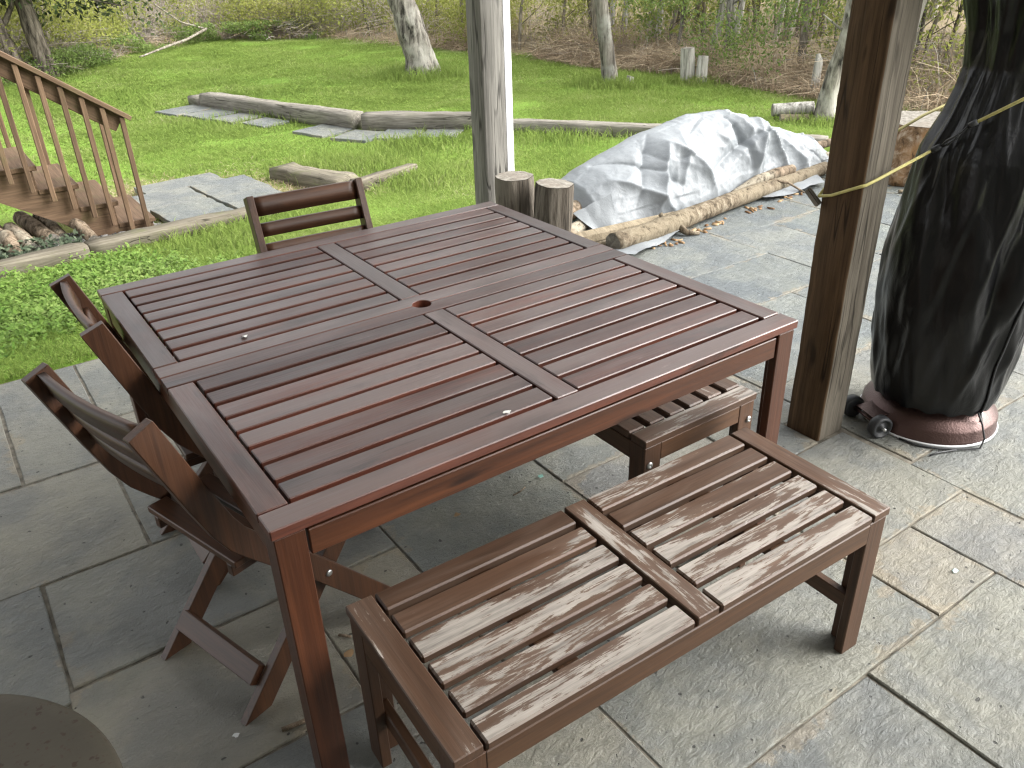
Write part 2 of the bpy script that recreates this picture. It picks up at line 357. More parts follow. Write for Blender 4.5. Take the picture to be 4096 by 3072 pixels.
M['bark_dark'] = bark_mat('dark_brown_bark', (.10, .085, .068), (.24, .205, .17), (14, 14, 2.5))
M['bark_dead'] = bark_mat('bleached_dead_wood', (.36, .345, .31), (.60, .58, .54), (20, 20, 1.5), dark=.45)
M['bark_wood'] = bark_mat('light_grey_brown_bark', (.22, .195, .16), (.42, .38, .32), (14, 14, 2), dark=.5)
M['bark_log'] = bark_mat('firewood_bark', (.15, .115, .08), (.33, .26, .19), (22, 22, 6), lich=(.36, .33, .26))
M['bark_stump'] = bark_mat('weathered_stump_side', (.088, .075, .06), (.225, .20, .165), (30, 30, 2.6), dark=.2, lich=(.18, .16, .13), bumpk=1.0)
M['bark_rust'] = bark_mat('rusty_lichen_bark', (.22, .14, .08), (.50, .42, .32), (16, 16, 12), dark=.4, lich=(.36, .20, .09))
M['bark_tan'] = bark_mat('tan_peeling_bark', (.145, .115, .08), (.29, .25, .185), (26, 26, 12), dark=.4, lich=(.22, .185, .13), bumpk=.8)
def endgrain():
    m = MT('cut_end_grain'); v = m.obj(); n = m.noise(v, 30, 5, .7); n2 = m.noise(v, 7, 3)
    col = m.ramp(n, [(.3, (.10, .088, .072)), (.55, (.25, .232, .20)), (.8, (.38, .36, .32))])
    col = m.mix(m.math('MULTIPLY', m.sstep(n2, .5, .65), .5), col, (.20, .17, .14))
    return m.done(col, .9, m.bump(n, .6, .01), spec=.15)
M['endgrain'] = endgrain()
def tarp_mat():
    m = MT('silver_tarp'); v = m.obj(); n = m.noise(v, 4, 5, .6); f = m.noise(v, 90, 2)
    ck = m.noise(v, 26, 5, .72, 1.0)
    col = m.ramp(n, [(.3, (.195, .212, .225)), (.7, (.262, .282, .297))])
    h = m.math('ADD', m.math('MULTIPLY', ck, 1.0), m.math('MULTIPLY', f, .1))
    return m.done(col, .50, m.bump(h, .30, .012), metallic=.0, spec=.4)
M['tarp'] = tarp_mat()
def cover_mat():
    m = MT('black_nylon'); v = m.obj(); n = m.noise(m.vmul(v, (1, 1, .6)), 16, 4, .6, .9); d = m.noise(v, 3, 3)
    col = m.ramp(d, [(.3, (.0022, .0023, .0028)), (.75, (.0055, .0057, .0066))])
    return m.done(col, .30, m.bump(n, .16, .02), spec=.34)
M['cover'] = cover_mat()
def lid_mat():
    m = MT('rust_spotted_metal'); v = m.obj(); n = m.noise(v, 3, 4); sp = m.noise(m.vmul(v, (1, 1.5, 1)), 62, 2, .5); sp2 = m.noise(v, 120, 2, .5)
    col = m.ramp(n, [(.3, (.046, .041, .031)), (.7, (.070, .062, .046))])
    col = m.mix(m.sstep(m.noise(v, 4.5, 4), .52, .7), col, (.066, .046, .033))
    vo = m.n('TexVoronoi', {'Vector': v, 'Scale': 42.0}).outputs['Distance']
    col = m.mix(m.math('MULTIPLY', m.math('MULTIPLY', m.sstep(m.math('ADD', vo, m.math('MULTIPLY', sp, .5)), .50, .42), m.sstep(sp2, .38, .5)), .85), col, (.036, .024, .015))
    col = m.mix(m.math('MULTIPLY', m.sstep(sp2, .62, .7), .6), col, (.05, .03, .02))
    return m.done(col, .6, m.bump(sp, .12, .004), metallic=.2, spec=.3)
M['lid'] = lid_mat()
def ground_mat():
    m = MT('soil_and_turf'); p = m.pos(); n = m.noise(p, .8, 5, .6); f = m.noise(p, 22, 4, .7)
    lawn = m.n('VertexColor', None, layer_name='cover').outputs[0]
    turf = m.ramp(n, [(.3, (.13, .23, .035)), (.6, (.18, .29, .05)), (.85, (.25, .29, .10))])
    turf = m.mix(m.math('MULTIPLY', m.sstep(f, .5, .7), .5), turf, (.10, .085, .04))
    soil = m.ramp(f, [(.3, (.20, .16, .105)), (.6, (.33, .27, .185)), (.85, (.44, .37, .27))])
    s = m.n('SeparateColor', {0: lawn})
    col = m.mix(s.outputs[0], soil, turf)
    straw = m.ramp(f, [(.3, (.16, .12, .06)), (.7, (.36, .29, .16))])
    col = m.mix(s.outputs[1], col, straw)
    return m.done(col, .95, m.bump(f, .6, .03), spec=.1)
M['ground'] = ground_mat()

# ------------------------------------------------------------------ terrain
def softplus(t, k): return k*np.log1p(np.exp(np.clip(t/k, -40, 40)))
def gz(x, y):
    x = np.asarray(x, float); y = np.asarray(y, float)
    d = np.hypot(np.maximum(x-5.6, 0), np.maximum(y-2.65, 0))
    return -.55*np.tanh(d*.2/.55)+.16*softplus(.75*x+.62*y-24, 2.0)
EDGE = np.array([(-9, 13), (-3, 15.5), (1.0, 17.2), (2.2, 17.85), (4.36, 20.6), (6.4, 21.9), (8.6, 19.7), (9.1, 17), (9.7, 15), (10, 13.5), (10, 10.7),
                 (10.3, 8.8), (10, 6.3), (9.95, 4.6), (10.6, 2), (11, -3), (11, -9)], float)
def outside(x, y):
    """signed distance from the lawn edge, positive in the wood"""
    x = np.asarray(x, float); y = np.asarray(y, float); best = np.full(x.shape, 1e9)
    for a, b in zip(EDGE[:-1], EDGE[1:]):
        d = b-a; t = np.clip(((x-a[0])*d[0]+(y-a[1])*d[1])/(d@d), 0, 1)
        best = np.minimum(best, np.hypot(x-a[0]-t*d[0], y-a[1]-t*d[1]))
    poly = np.concatenate([EDGE, [(-9, -9)]]); ins = np.zeros(x.shape, bool); j = len(poly)-1
    for i in range(len(poly)):
        xi, yi = poly[i]; xj, yj = poly[j]
        c = ((yi > y) != (yj > y)) & (x < (xj-xi)*(y-yi)/(yj-yi+1e-12)+xi); ins ^= c; j = i
    return np.where(ins, -best, best)
def axis(lo, a, b, hi, fine):
    far1 = lo+(a-lo)*(1-np.linspace(1, 0, 14, endpoint=False)**1.6) if a > lo else np.array([])
    far2 = b+(hi-b)*np.linspace(0, 1, 16)[1:]**1.8
    return np.unique(np.concatenate([far1, np.arange(a, b, fine), [b], far2]).round(4))
gx = np.unique(np.concatenate([axis(-140, -3, 15, 200, .3), [5.6]])); gy = np.unique(np.concatenate([axis(-140, -3, 26, 220, .3), [2.65]]))
X, Y = np.meshgrid(gx, gy); Zg = gz(X, Y)+.02*fbm(np.stack([X*.7, Y*.7, X*0], -1), 3)*(np.hypot(np.maximum(X-5.6, 0), np.maximum(Y-2.65, 0)) > .2)
Zg = np.where((X < 5.61) & (Y < 2.66) & (X > -3) & (Y > -9), -.09, Zg)
n1, n0 = X.shape; idx = np.arange(n1*n0).reshape(n1, n0)
F = np.stack([idx[:-1, :-1], idx[:-1, 1:], idx[1:, 1:], idx[1:, :-1]], -1).reshape(-1, 4)
gme = np_mesh('ground', np.stack([X, Y, Zg], -1).reshape(-1, 3), F, M['ground'], True)
ca = gme.color_attributes.new('cover', 'FLOAT_COLOR', 'POINT')
od = outside(X.ravel(), Y.ravel()); lawnmask = np.clip(.5-od/1.2, 0, 1)
def straw_field(x, y):
    s = np.exp(-((x-2.2)**2/.5+(y-6.6)**2/.8))+.8*np.exp(-((x-1.3)**2/.25+(y-7.6)**2/.3))+.5*np.exp(-((x-2.9)**2/.2+(y-6.4)**2/.3))+np.exp(-((x+.1)**2/1.0+(y-6.4)**2/.5))
    return np.clip(s, 0, 1)
cv = np.zeros((n1*n0, 4), np.float32); cv[:, 0] = lawnmask; cv[:, 1] = straw_field(X.ravel(), Y.ravel())*.8; cv[:, 3] = 1
ca.data.foreach_set('color', cv.ravel())
tag(link('ground', gme), kind='structure')

# ------------------------------------------------------------------ patio
bed = bmesh.new(); bmesh.ops.create_cube(bed, size=1)
bmesh.ops.scale(bed, vec=(8.6, 5.64, .06), verts=bed.verts); bmesh.ops.translate(bed, vec=(1.3, -.185, -.0355), verts=bed.verts)
bme = bpy.data.meshes.new('patio'); bed.to_mesh(bme); bed.free(); bme.materials.append(M['mortar'])
patio = tag(link('patio', bme), kind='structure')
def flagstone(x0, x1, y0, y1, parent=patio, top=0.0, th=.035, gap=.0022, mat='stone', jit=.0025, rz=0, slope=.0015, tone=0.0):
    cx, cy = (x0+x1)/2, (y0+y1)/2; hx, hy = (x1-x0)/2-gap, (y1-y0)/2-gap
    c = [(-hx, -hy), (hx, -hy), (hx, hy), (-hx, hy)]; pts = []
    for i in range(4):
        a, b = np.array(c[i]), np.array(c[(i+1) % 4]); n = max(3, int(np.linalg.norm(b-a)/.09))
        nrm = np.array([b[1]-a[1], -(b[0]-a[0])]); nrm /= np.linalg.norm(nrm)
        for k in range(n):
            q = a+(b-a)*k/n; q = q+nrm*(random.uniform(-1, .6)*jit) if k else q*(1-random.uniform(0, .006))
            pts.append(q)
    bm = bmesh.new(); sx, sy = random.uniform(-slope, slope), random.uniform(-slope, slope)
    f = bm.faces.new([bm.verts.new((p[0], p[1], -th)) for p in pts]); r = bmesh.ops.extrude_face_region(bm, geom=[f])
    vs = [v for v in r['geom'] if isinstance(v, bmesh.types.BMVert)]; bmesh.ops.translate(bm, vec=(0, 0, th), verts=vs)
    tops = [e for e in bm.edges if e.verts[0] in vs and e.verts[1] in vs]
    bmesh.ops.recalc_face_normals(bm, faces=bm.faces)
    bmesh.ops.bevel(bm, geom=tops, offset=.003, segments=1, affect='EDGES')
    for v in bm.verts:
        if v.co.z > -th/2: v.co.z += v.co.x*sx/hx+v.co.y*sy/hy
    me = bpy.data.meshes.new('flagstone'); bm.to_mesh(me); bm.free(); me.materials.append(M[mat])
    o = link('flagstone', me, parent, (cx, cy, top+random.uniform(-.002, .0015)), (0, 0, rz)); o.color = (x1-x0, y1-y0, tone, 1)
    return o
STONES = [(-.97, -.36, 1.73, 2.62), (-.355, -.045, 1.725, 2.62), (-.04, .5, 2.03, 2.62), (-.06, .5, 1.58, 2.025), (-.97, -.085, 1.13, 1.72), (-.08, .5, 1.13, 1.575),
          (-.97, -.39, .62, 1.13), (-.385, .52, .665, 1.125), (-.40, .20, .20, .66), (.20, .52, .04, .66), (.52, 1.12, .47, 1.10), (1.12, 1.70, .62, 1.2), (1.12, 1.70, .25, .62),
          (.52, 1.12, .04, .47), (.2, .625, -.46, .04), (.625, 1.53, -.46, .04), (1.12, 1.53, .04, .25), (1.53, 2.11, -.2, .25), (1.53, 1.81, -.46, -.2), (1.81, 2.105, -1.0, -.2),
          (2.11, 3.03, -1.0, -.01), (2.135, 3.03, -.01, .61), (1.70, 1.985, .255, .62), (1.985, 2.135, .41, .62), (3.03, 3.84, -.2, .61), (3.84, 4.7, -.2, .6), (2.14, 3.03, .61, 1.2), (3.03, 3.84, .61, 1.2),
          (2.14, 2.62, 1.2, 2.0), (2.62, 3.385, 1.2, 1.64), (2.62, 3.4, 1.64, 2.3), (3.39, 3.84, 1.2, 1.97), (3.84, 4.33, 1.25, 1.97), (4.33, 4.945, 1.2, 1.97), (4.945, 5.6, 1.2, 2.0),
          (3.84, 4.4, .6, 1.25), (4.4, 5.0, .6, 1.2), (5.0, 5.6, .6, 1.2), (3.4, 4.3, 1.97, 2.62), (4.3, 4.94, 1.97, 2.62), (4.945, 5.6, 2.0, 2.62), (2.62, 3.4, 2.3, 2.62), (2.14, 2.62, 2.0, 2.62),
          (1.7, 2.14, .62, 1.3), (1.7, 2.14, 1.3, 1.95), (1.7, 2.14, 1.95, 2.62), (1.12, 1.7, 1.2, 1.85), (1.12, 1.7, 1.85, 2.62), (.52, 1.12, 1.1, 1.7), (.5, 1.12, 1.7, 2.62),
          (1.21, 1.81, -1.05, -.46), (.625, 1.21, -1.05, -.46), (0, .625, -1.05, -.46), (-.4, .2, -.46, .2), (-.97, -.4, .1, .62), (-.97, -.4, -.46, .1), (-.97, 0, -1.05, -.46),
          (3.03, 4.2, -1.0, -.2), (4.2, 5.6, -1.0, -.2), (4.7, 5.6, -.2, .6), (-.97, 0, -2.0, -1.05), (0, 1.0, -2.0, -1.05), (1.0, 1.81, -2.0, -1.05), (1.81, 3.03, -2, -1.0), (3.03, 5.6, -2, -1.0),
          (-1.9, -.97, 1.6, 2.62), (-1.9, -.97, .6, 1.6), (-1.9, -.97, -.5, .6), (-1.9, -.97, -2, -.5), (-2.9, -1.9, 1.2, 2.62), (-2.9, -1.9, -.3, 1.2), (-2.9, -1.9, -2, -.3)]
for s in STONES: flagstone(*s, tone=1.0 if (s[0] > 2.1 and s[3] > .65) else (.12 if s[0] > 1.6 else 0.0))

# ------------------------------------------------------------------ the house behind, the deck overhead and an added side wall (shade the patio)
PI_ = math.pi
hw = tag(empty('siding_wall', (0, 0, 0)), 'pale horizontal siding wall of the house behind the camera', 'wall')
for k in range(18):
    board('siding_board', 5.0, .02, .155, M['siding'], hw, (-.3, -2.55-.004*(k % 2), .09+k*.145), (.06, 0, 0), bev=.001)
shade_wall = tag(empty('siding_wall', (-2.1, 0, 0)), 'pale horizontal siding wall added out of view to the left to block light', 'wall')  # unseen wall added to keep light off the near left paving
for k in range(18):
    board('siding_board', 3.3, .02, .155, M['siding'], shade_wall, (-.004*(k % 2), -.95, .09+k*.145), (.06, 0, PI_/2), bev=.001)
dk = tag(empty('deck', (0, 0, 2.85)), 'brown wooden deck overhead that shades the patio table', 'deck')
for k in range(34):
    board('deck_board', 4.7, .138, .028, M['deck'], dk, (-.2, -2.45+k*.155, .22))
for k in range(9):
    board('joist', 5.2, .04, .19, M['deck'], dk, (-2.3+k*.55, .18, .11), (0, 0, math.pi/2))
board('beam', 5.3, .14, .2, M['deck'], dk, (2.06, .18, -.088), (0, 0, math.pi/2))

# ------------------------------------------------------------------ posts that carry the deck
def post(name, x0, y0, w, z0, z1, label, wavy=.0):
    o = empty(name, (x0+w/2, y0+w/2, z0)); tag(o, label, 'post')
    n = 90; zs = np.linspace(0, z1-z0, n); m_ = 5; V = []
    prof = []
    c = .006
    cor = [(-w/2+c, -w/2), (w/2-c, -w/2), (w/2, -w/2+c), (w/2, w/2-c), (w/2-c, w/2), (-w/2+c, w/2), (-w/2, w/2-c), (-w/2, -w/2+c)]
    for z in zs:
        for k, (a, b) in enumerate(cor):
            f = fbm(np.array([[z*3.1+k*.0+x0*3, k//2*7.3, .5]]), 4)[0]*wavy+fbm(np.array([[z*14, k*3.3, 4.5]]), 2)[0]*wavy*.5
            V.append((a+math.copysign(f, -a)*(abs(a) > w/2-.01), b+math.copysign(f, -b)*(abs(b) > w/2-.01), z))
    i = np.arange(n-1)[:, None]*8; j = np.arange(8)[None]; k = ((np.arange(8)+1) % 8)[None]
    F = np.stack([i+j, i+k, i+8+k, i+8+j], -1).reshape(-1, 4)
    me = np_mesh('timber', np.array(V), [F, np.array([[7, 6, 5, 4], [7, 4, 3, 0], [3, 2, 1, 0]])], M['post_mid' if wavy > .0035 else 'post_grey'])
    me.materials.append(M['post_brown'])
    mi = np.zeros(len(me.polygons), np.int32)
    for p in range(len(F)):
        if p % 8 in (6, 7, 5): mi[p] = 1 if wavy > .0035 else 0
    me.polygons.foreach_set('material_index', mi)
    link('timber', me, o)
    return o
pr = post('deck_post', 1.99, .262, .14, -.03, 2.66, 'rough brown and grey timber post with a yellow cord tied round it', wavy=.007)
pm = post('deck_post', 2.18, 2.63, .14, -.05, 2.66, 'weathered grey square post with white trim beside two cut logs', wavy=.003)
tr = MT('x')
def trim():
    poly = []; w = .047; nr = 4
    xs = np.linspace(0, w, nr*4+1); pts = [(x, (.004 if i % 4 == 0 else 0)) for i, x in enumerate(xs)]
    V = [];
    for z in (0.02, 2.45):
        for x, d in pts: V.append((.0715+x, -.066+d, z))
        V.append((.0715+w, .05, z)); V.append((.0715, .05, z))
    n = len(pts)+2; F = [[i, (i+1) % n, n+(i+1) % n, n+i] for i in range(n)]
    me = np_mesh('downspout', np.array(V), np.array(F), M['white']); tag(link('white_trim', me, pm), 'ribbed white vinyl trim fixed to the side of the post')
trim()

# ------------------------------------------------------------------ furniture: table
PI = math.pi
def l_leg(name, h, w, t, mat, parent, x, y, sx, sy, z0=0.0):
    """L-section leg: corner at (x,y), arms grow towards sx, sy"""
    poly = [(0, 0), (w*sx, 0), (w*sx, t*sy), (t*sx, t*sy), (t*sx, w*sy), (0, w*sy)]
    bm = bmesh.new(); f = bm.faces.new([bm.verts.new((a, b, 0)) for a, b in poly]); r = bmesh.ops.extrude_face_region(bm, geom=[f])
    bmesh.ops.translate(bm, vec=(0, 0, h), verts=[v for v in r['geom'] if isinstance(v, bmesh.types.BMVert)])
    bmesh.ops.recalc_face_normals(bm, faces=bm.faces); bmesh.ops.bevel(bm, geom=list(bm.edges), offset=.002, segments=1, affect='EDGES')
    me = bpy.data.meshes.new(name); bm.to_mesh(me); bm.free(); me.materials.append(mat)
    return link(name, me, parent, (x, y, z0))
TW, TD, TT, ZT = 1.39, 1.40, .022, .73
M['table_leg'] = wood('stained_leg_wood', (.042, .014, .007), (.086, .029, .012), .38, axis='Z', knots=.7)
table = tag(empty('patio_table', (0, 0, 0)), 'large square reddish brown slatted wooden patio table with umbrella hole', 'table')
zc = ZT-TT/2; bw = .058
board('edge_board', TW, bw, TT, M['table'], table, (TW/2, bw/2, zc)); board('edge_board', TW, bw, TT, M['table'], table, (TW/2, TD-bw/2, zc))
def centre_board(y0, y1, notch_low):
    cx, cy, r = TW/2, .70, .026; pts = []
    a = [(cx+r*math.cos(t), cy+r*math.sin(t)) for t in np.linspace(0, PI, 15)]
    if notch_low:   # board above the centre line: notch on its lower edge
        arc = [(x, max(y, y0)) for x, y in a][::-1]; pts = [(0, y0)]+arc+[(TW, y0), (TW, y1), (0, y1)]
    else:
        arc = [(x, min(2*cy-y, y1)) for x, y in a]; pts = [(0, y0), (TW, y0), (TW, y1)]+arc+[(0, y1)]
    bm = bmesh.new(); f = bm.faces.new([bm.verts.new((p[0]-TW/2, p[1]-cy, 0)) for p in pts]); r_ = bmesh.ops.extrude_face_region(bm, geom=[f])
    bmesh.ops.translate(bm, vec=(0, 0, TT), verts=[v for v in r_['geom'] if isinstance(v, bmesh.types.BMVert)])
    bmesh.ops.recalc_face_normals(bm, faces=bm.faces); bmesh.ops.bevel(bm, geom=[e for e in bm.edges if e.calc_face_angle(0) > .6], offset=.0015, segments=1, affect='EDGES')
    me = bpy.data.meshes.new('centre_board'); bm.to_mesh(me); bm.free(); me.materials.append(M['table'])
    link('centre_board', me, table, (TW/2, cy, ZT-TT))
centre_board(.641, .698, False); centre_board(.702, .759, True)
for y0, y1 in ((.062, .637), (.763, 1.338)):
    for x in (bw/2, TW/2, TW-bw/2):
        board('cross_board', y1-y0-.001, bw, TT, M['table'], table, (x, (y0+y1)/2, zc), (0, 0, PI/2))
    for k in range(8):
        yy = y0+.010+bw/2+k*.0722
        for xa, xb in ((bw+.006, TW/2-bw/2-.005), (TW/2+bw/2+.005, TW-bw-.006)):
            board('slat', xb-xa, bw, TT, M['table'], table, ((xa+xb)/2, yy, zc-random.uniform(0, .0015)))
for y in (.019, TD-.019): board('apron', TW-.136, .022, .056, M['table_side'], table, (TW/2, y, .669))
for x in (.019, TW-.019): board('apron', TD-.136, .022, .056, M['table_side'], table, (x, TD/2, .669), (0, 0, PI/2))
for x in (.30, TW/2, TW-.30): board('batten', TD-.1, .045, .022, M['table_side'], table, (x, TD/2, ZT-TT-.013), (0, 0, PI/2))
board('batten', TW-.1, .03, .03, M['table_side'], table, (TW/2, .60, ZT-TT-.042)); board('batten', TW-.1, .03, .03, M['table_side'], table, (TW/2, .80, ZT-TT-.042))
for x, sx in ((.005, 1), (TW-.005, -1)):
    for y, sy in ((.005, 1), (TD-.005, -1)): l_leg('leg', ZT-TT-.003, .058, .024, M['table_leg'], table, x, y, sx, sy)

# ------------------------------------------------------------------ benches
def bench(loc, rz, wears, label, bolts):
    b = tag(empty('bench', loc, rz), label, 'bench')
    L, Wd, H, T = 1.155, .434, .434, .022; z = H-T/2; hw_ = .058
    for x, n in ((-L/2+hw_/2, 'end_board'), (0, 'middle_board'), (L/2-hw_/2, 'end_board')):
        board(n, Wd, hw_, T, M['bench'], b, (x, 0, z+(.0015 if n[0] == 'm' else 0)), (0, 0, PI/2), col=wears[0] if x < 0 else (wears[1] if x == 0 else wears[2]))
    k = 3
    for i in range(6):
        y = -Wd/2+.029+i*.0752
        for s in (0, 1):
            xa, xb = ((-L/2+hw_+.006, -hw_/2-.007), (hw_/2+.007, L/2-hw_-.006))[s]
            board('slat', xb-xa, .0585, T, M['bench'], b, ((xa+xb)/2, y, z), col=wears[k], bev=.004); k += 1
    for y in (-Wd/2+.013, Wd/2-.013):
        board('rail', L-.125, .022, .056, M['bench_side'], b, (0, y, H-T-.031))
    for x in (-L/2+.016, L/2-.016):
        board('end_rail', Wd-.125, .022, .056, M['bench_side'], b, (x, 0, H-T-.031), (0, 0, PI/2))
        board('stretcher', Wd-.06, .022, .045, M['bench_side'], b, (math.copysign(abs(x)-.022, x), 0, .145), (0, 0, PI/2))
    for x in (-L/4, L/4, 0): board('batten', Wd-.05, .05, .02, M['bench_side'], b, (x, 0, H-T-.012), (0, 0, PI/2))
    for x, sx in ((-L/2+.004, 1), (L/2-.004, -1)):
        for y, sy in ((-Wd/2+.003, 1), (Wd/2-.003, -1)): l_leg('leg', H-T-.002, .060, .024, M['bench_leg'], b, x, y, sx, sy)
    if bolts:
        me = lathe('bolt', [(.0, .0), (.010, .0), (.010, .003), (.006, .006), (.0045, .006), (.0035, .003), (0, .003)], M['steel'], b, 16)
        me.rotation_euler = (0, -PI/2, 0); first = True
        for x, rx in ((-L/2+.004, -PI/2), (L/2-.004, PI/2)):
            for y in (-Wd/2+.022, Wd/2-.022):
                o = me if first else me.copy()
                if not first: COL.objects.link(o); o.parent = b
                o.location = (x, y, .352); o.rotation_euler = (0, rx, 0); first = False
    return b
# wear per board: ends, middle, then slats from the near edge to the table edge (left half, right half)
bench((.703, -.161, 0), math.radians(-1.5), [.55, .5, .5, .98, .82, .80, .88, .95, .78, .82, .93, .42, .38, .60, .66, .10, .30, .0][:3]+[1.0, .85, .66, .80, .76, .78, .72, .80, .30, .18, .05, .50, .02, .18],
      'long low slatted bench with flaking whitish paint in front of the table', False)
bench((1.238, .722, 0), PI/2, [.5, .35, .35]+[.25, .2, .3, .3, .35, .25, .3, .35, .2, .2, .3, .3],
      'brown slatted bench tucked crosswise under the right side of the table', True)

# ------------------------------------------------------------------ folding chairs
def offset_poly(path, w):
    p = np.array(path, float); t = np.gradient(p, axis=0); t /= np.linalg.norm(t, axis=1)[:, None]; n = np.c_[-t[:, 1], t[:, 0]]
    return np.concatenate([p+n*w/2, (p-n*w/2)[::-1]])
def clip0(poly):
    out = []; n = len(poly)
    for i in range(n):
        a, b = poly[i], poly[(i+1) % n]
        if a[1] >= 0: out.append(tuple(a))
        if (a[1] >= 0) != (b[1] >= 0):
            t = a[1]/(a[1]-b[1]); out.append((a[0]+t*(b[0]-a[0]), 0.0))
    return out
PATH = [(0, .85), (.035, .755), (.072, .655), (.108, .565), (.135, .515), (.172, .470), (.30, .325), (.43, .165), (.60, -.045)]
post_me = prism_mesh('back_post', clip0(offset_poly(PATH, .056)), .024, M['chairZ'])
leg_me = prism_mesh('leg', clip0(offset_poly([(.01, -.04), (.15, .11), (.30, .27), (.425, .405)], .056)), .024, M['chairZ'])
def back_x(z): return np.interp(z, [.5, .515, .565, .655, .755, .85], [.145, .135, .108, .072, .035, 0])
def curved_slat(zc_, h, bow=.024):
    n = 13; ys = np.linspace(-.185, .185, n); V = []
    ang = math.atan2(.1, .36)
    for y in ys:
        b = -bow*(1-(y/.185)**2)
        for dz, dx in ((-h/2, -.008), (h/2, -.008), (h/2, .008), (-h/2, .008)):
            V.append((float(back_x(zc_))+b+dx-dz*math.tan(ang)+.004, y, zc_+dz))
    F = []
    for i in range(n-1):
        for k in range(4): F.append([i*4+k, i*4+(k+1) % 4, i*4+4+(k+1) % 4, i*4+4+k])
    F += [[3, 2, 1, 0], [n*4-4, n*4-3, n*4-2, n*4-1]]
    return np_mesh('back_slat', np.array(V), np.array(F), M['chairY'])
M['chairY'] = wood('stained_chair_slat_wood', (.040, .0165, .008), (.084, .036, .0165), .45, axis='Y', knots=.4)
def slat_set(bow): return [curved_slat(.818, .060, bow), curved_slat(.743, .042, bow), curved_slat(.677, .042, bow)]
SL_BOW, SL_FLAT = slat_set(.013), slat_set(.003)
def chair(loc, rz, label, slat_mes=SL_BOW):
    c = tag(empty('folding_chair', loc, rz), label, 'chair', 'wooden folding chairs around the table')
    for s in (-1, 1):
        link('back_post', post_me, c, (0, s*.195, 0)); link('leg', leg_me, c, (.045, s*.168, 0))
        board('seat_rail', .36, .020, .032, M['chair'], c, (.31, s*.143, .405))
        bo = lathe('bolt', [(0, 0), (.009, 0), (.009, .003), (.005, .005), (0, .004)], M['steel'], c, 14, (.335, s*.2075, .283)); bo.rotation_euler = (-s*PI/2, 0, 0)
    for me in slat_mes: link('back_slat', me, c)
    for k in range(6): board('seat_slat', .345, .052, .018, M['chair'], c, (.155+k*.0605, 0, .431), (0, 0, PI/2))
    board('stretcher', .31, .022, .052, M['chair'], c, (.128, 0, .088), (.75, 0, PI/2)); board('stretcher', .365, .02, .045, M['chair'], c, (.465, 0, .115), (-.7, 0, PI/2))
    return c
chair((-.180, .454, 0), math.radians(17.1), 'folding wooden chair pulled askew at the near left corner of the table')
chair((-.100, .995, 0), math.radians(0.5), 'folding wooden chair pushed square against the left side of the table, nearer the lawn')
chair((.752, 1.615, 0), math.radians(-94), 'folding wooden chair facing the camera at the far side of the table', SL_FLAT)

# ------------------------------------------------------------------ fire pit lid in the near left corner
fp = tag(empty('fire_pit', (-.692, -.064, 0)), 'round olive metal fire pit lid speckled with rust in the near left corner', 'fire pit')
lathe('lid', [(0, .462), (.12, .460), (.25, .457), (.345, .452), (.366, .450), (.374, .444), (.374, .432), (.366, .430), (.0, .430)], M['lid'], fp, 96)
lathe('bowl', [(.345, .428), (.35, .40), (.33, .30), (.26, .20), (.15, .16), (0, .15)], M['rubber'], fp, 48)
for k in range(3):
    a = k*2*PI/3+.4; tube('leg', [(.24*math.cos(a), .24*math.sin(a), .22), (.33*math.cos(a), .33*math.sin(a), 0)], [.014, .014], M['rubber'], fp, 8)

# ------------------------------------------------------------------ patio heater under a black cover
HX, HY = 2.454, .136
ht = tag(empty('patio_heater', (HX, HY, 0)), 'patio heater wrapped in a black zipped cover on a round bronze base', 'heater')
lathe('base', [(0, .004), (.228, .004), (.232, .010), (.229, .016), (.226, .050), (.222, .058), (.178, .094), (.172, .097), (.168, .100), (.166, .135), (.0, .137)], M['hammered'], ht, 96)
lathe('base_rim', [(.228, .0), (.2345, .001), (.2355, .006), (.233, .011), (.228, .009)], M['white'], ht, 96)
CZ = [.112, .135, .18, .33, .50, .64, .757, .867, .96, 1.0, 1.077, 1.16, 1.215, 1.32, 1.40, 1.6, 1.85, 2.05, 2.18, 2.24]
CR = [.204, .211, .219, .229, .240, .236, .226, .212, .200, .187, .158, .135, .126, .138, .163, .25, .40, .43, .30, .02]
nz_, ns_ = 260, 240
zz = np.linspace(CZ[0], CZ[-1], nz_); th_ = np.linspace(0, 2*PI, ns_, endpoint=False)
TH, ZZ = np.meshgrid(th_, zz); R0 = np.interp(ZZ, CZ, CR)
def ring(kx, kz, tw, ph, o=2):
    a = TH+tw*ZZ; return fbm(np.stack([np.cos(a)*kx+ph, np.sin(a)*kx+ph*2, ZZ*kz+ph], -1), o)
def crease(x): return 1-np.sqrt((2.2*x)**2+.012)
fold = crease(ring(1.9, .38, .9, 3.1, 1)); fold2 = crease(ring(3.0, .8, -.7, 11.3, 2)); soft = ring(1.1, .8, .3, 20, 1)
crk = crease(ring(4.6, 3.6, .6, 31, 2))
pinch = np.exp(-((ZZ-1.12)/.15)**2); pl = crease((np.mod(TH*11/(2*PI)+.9*ring(1.2, 1.0, 0, 5), 1)-.5)*.9)
low = np.clip((ZZ-.104)/.2, 0.15, 1)
fs = .050*np.clip(fold, -.4, 1)+.030*np.clip(fold2, -.4, 1)+.010*np.clip(crk, -.4, 1)
R = R0*(1+.07*soft*low)+low*(fs-fs.mean(1)[:, None]-.006)*(1-.7*pinch)+pinch*.012*(pl-pl.mean())
hem = .006*np.sin(TH*17)+.01*ring(2, 0, 0, 2)
Vc = np.stack([R*np.cos(TH), R*np.sin(TH), ZZ+hem*(ZZ < .2)*(1-(ZZ-.104)/.1).clip(0, 1)], -1).reshape(-1, 3)
i = np.arange(nz_-1)[:, None]*ns_; j = np.arange(ns_)[None]; k = ((np.arange(ns_)+1) % ns_)[None]
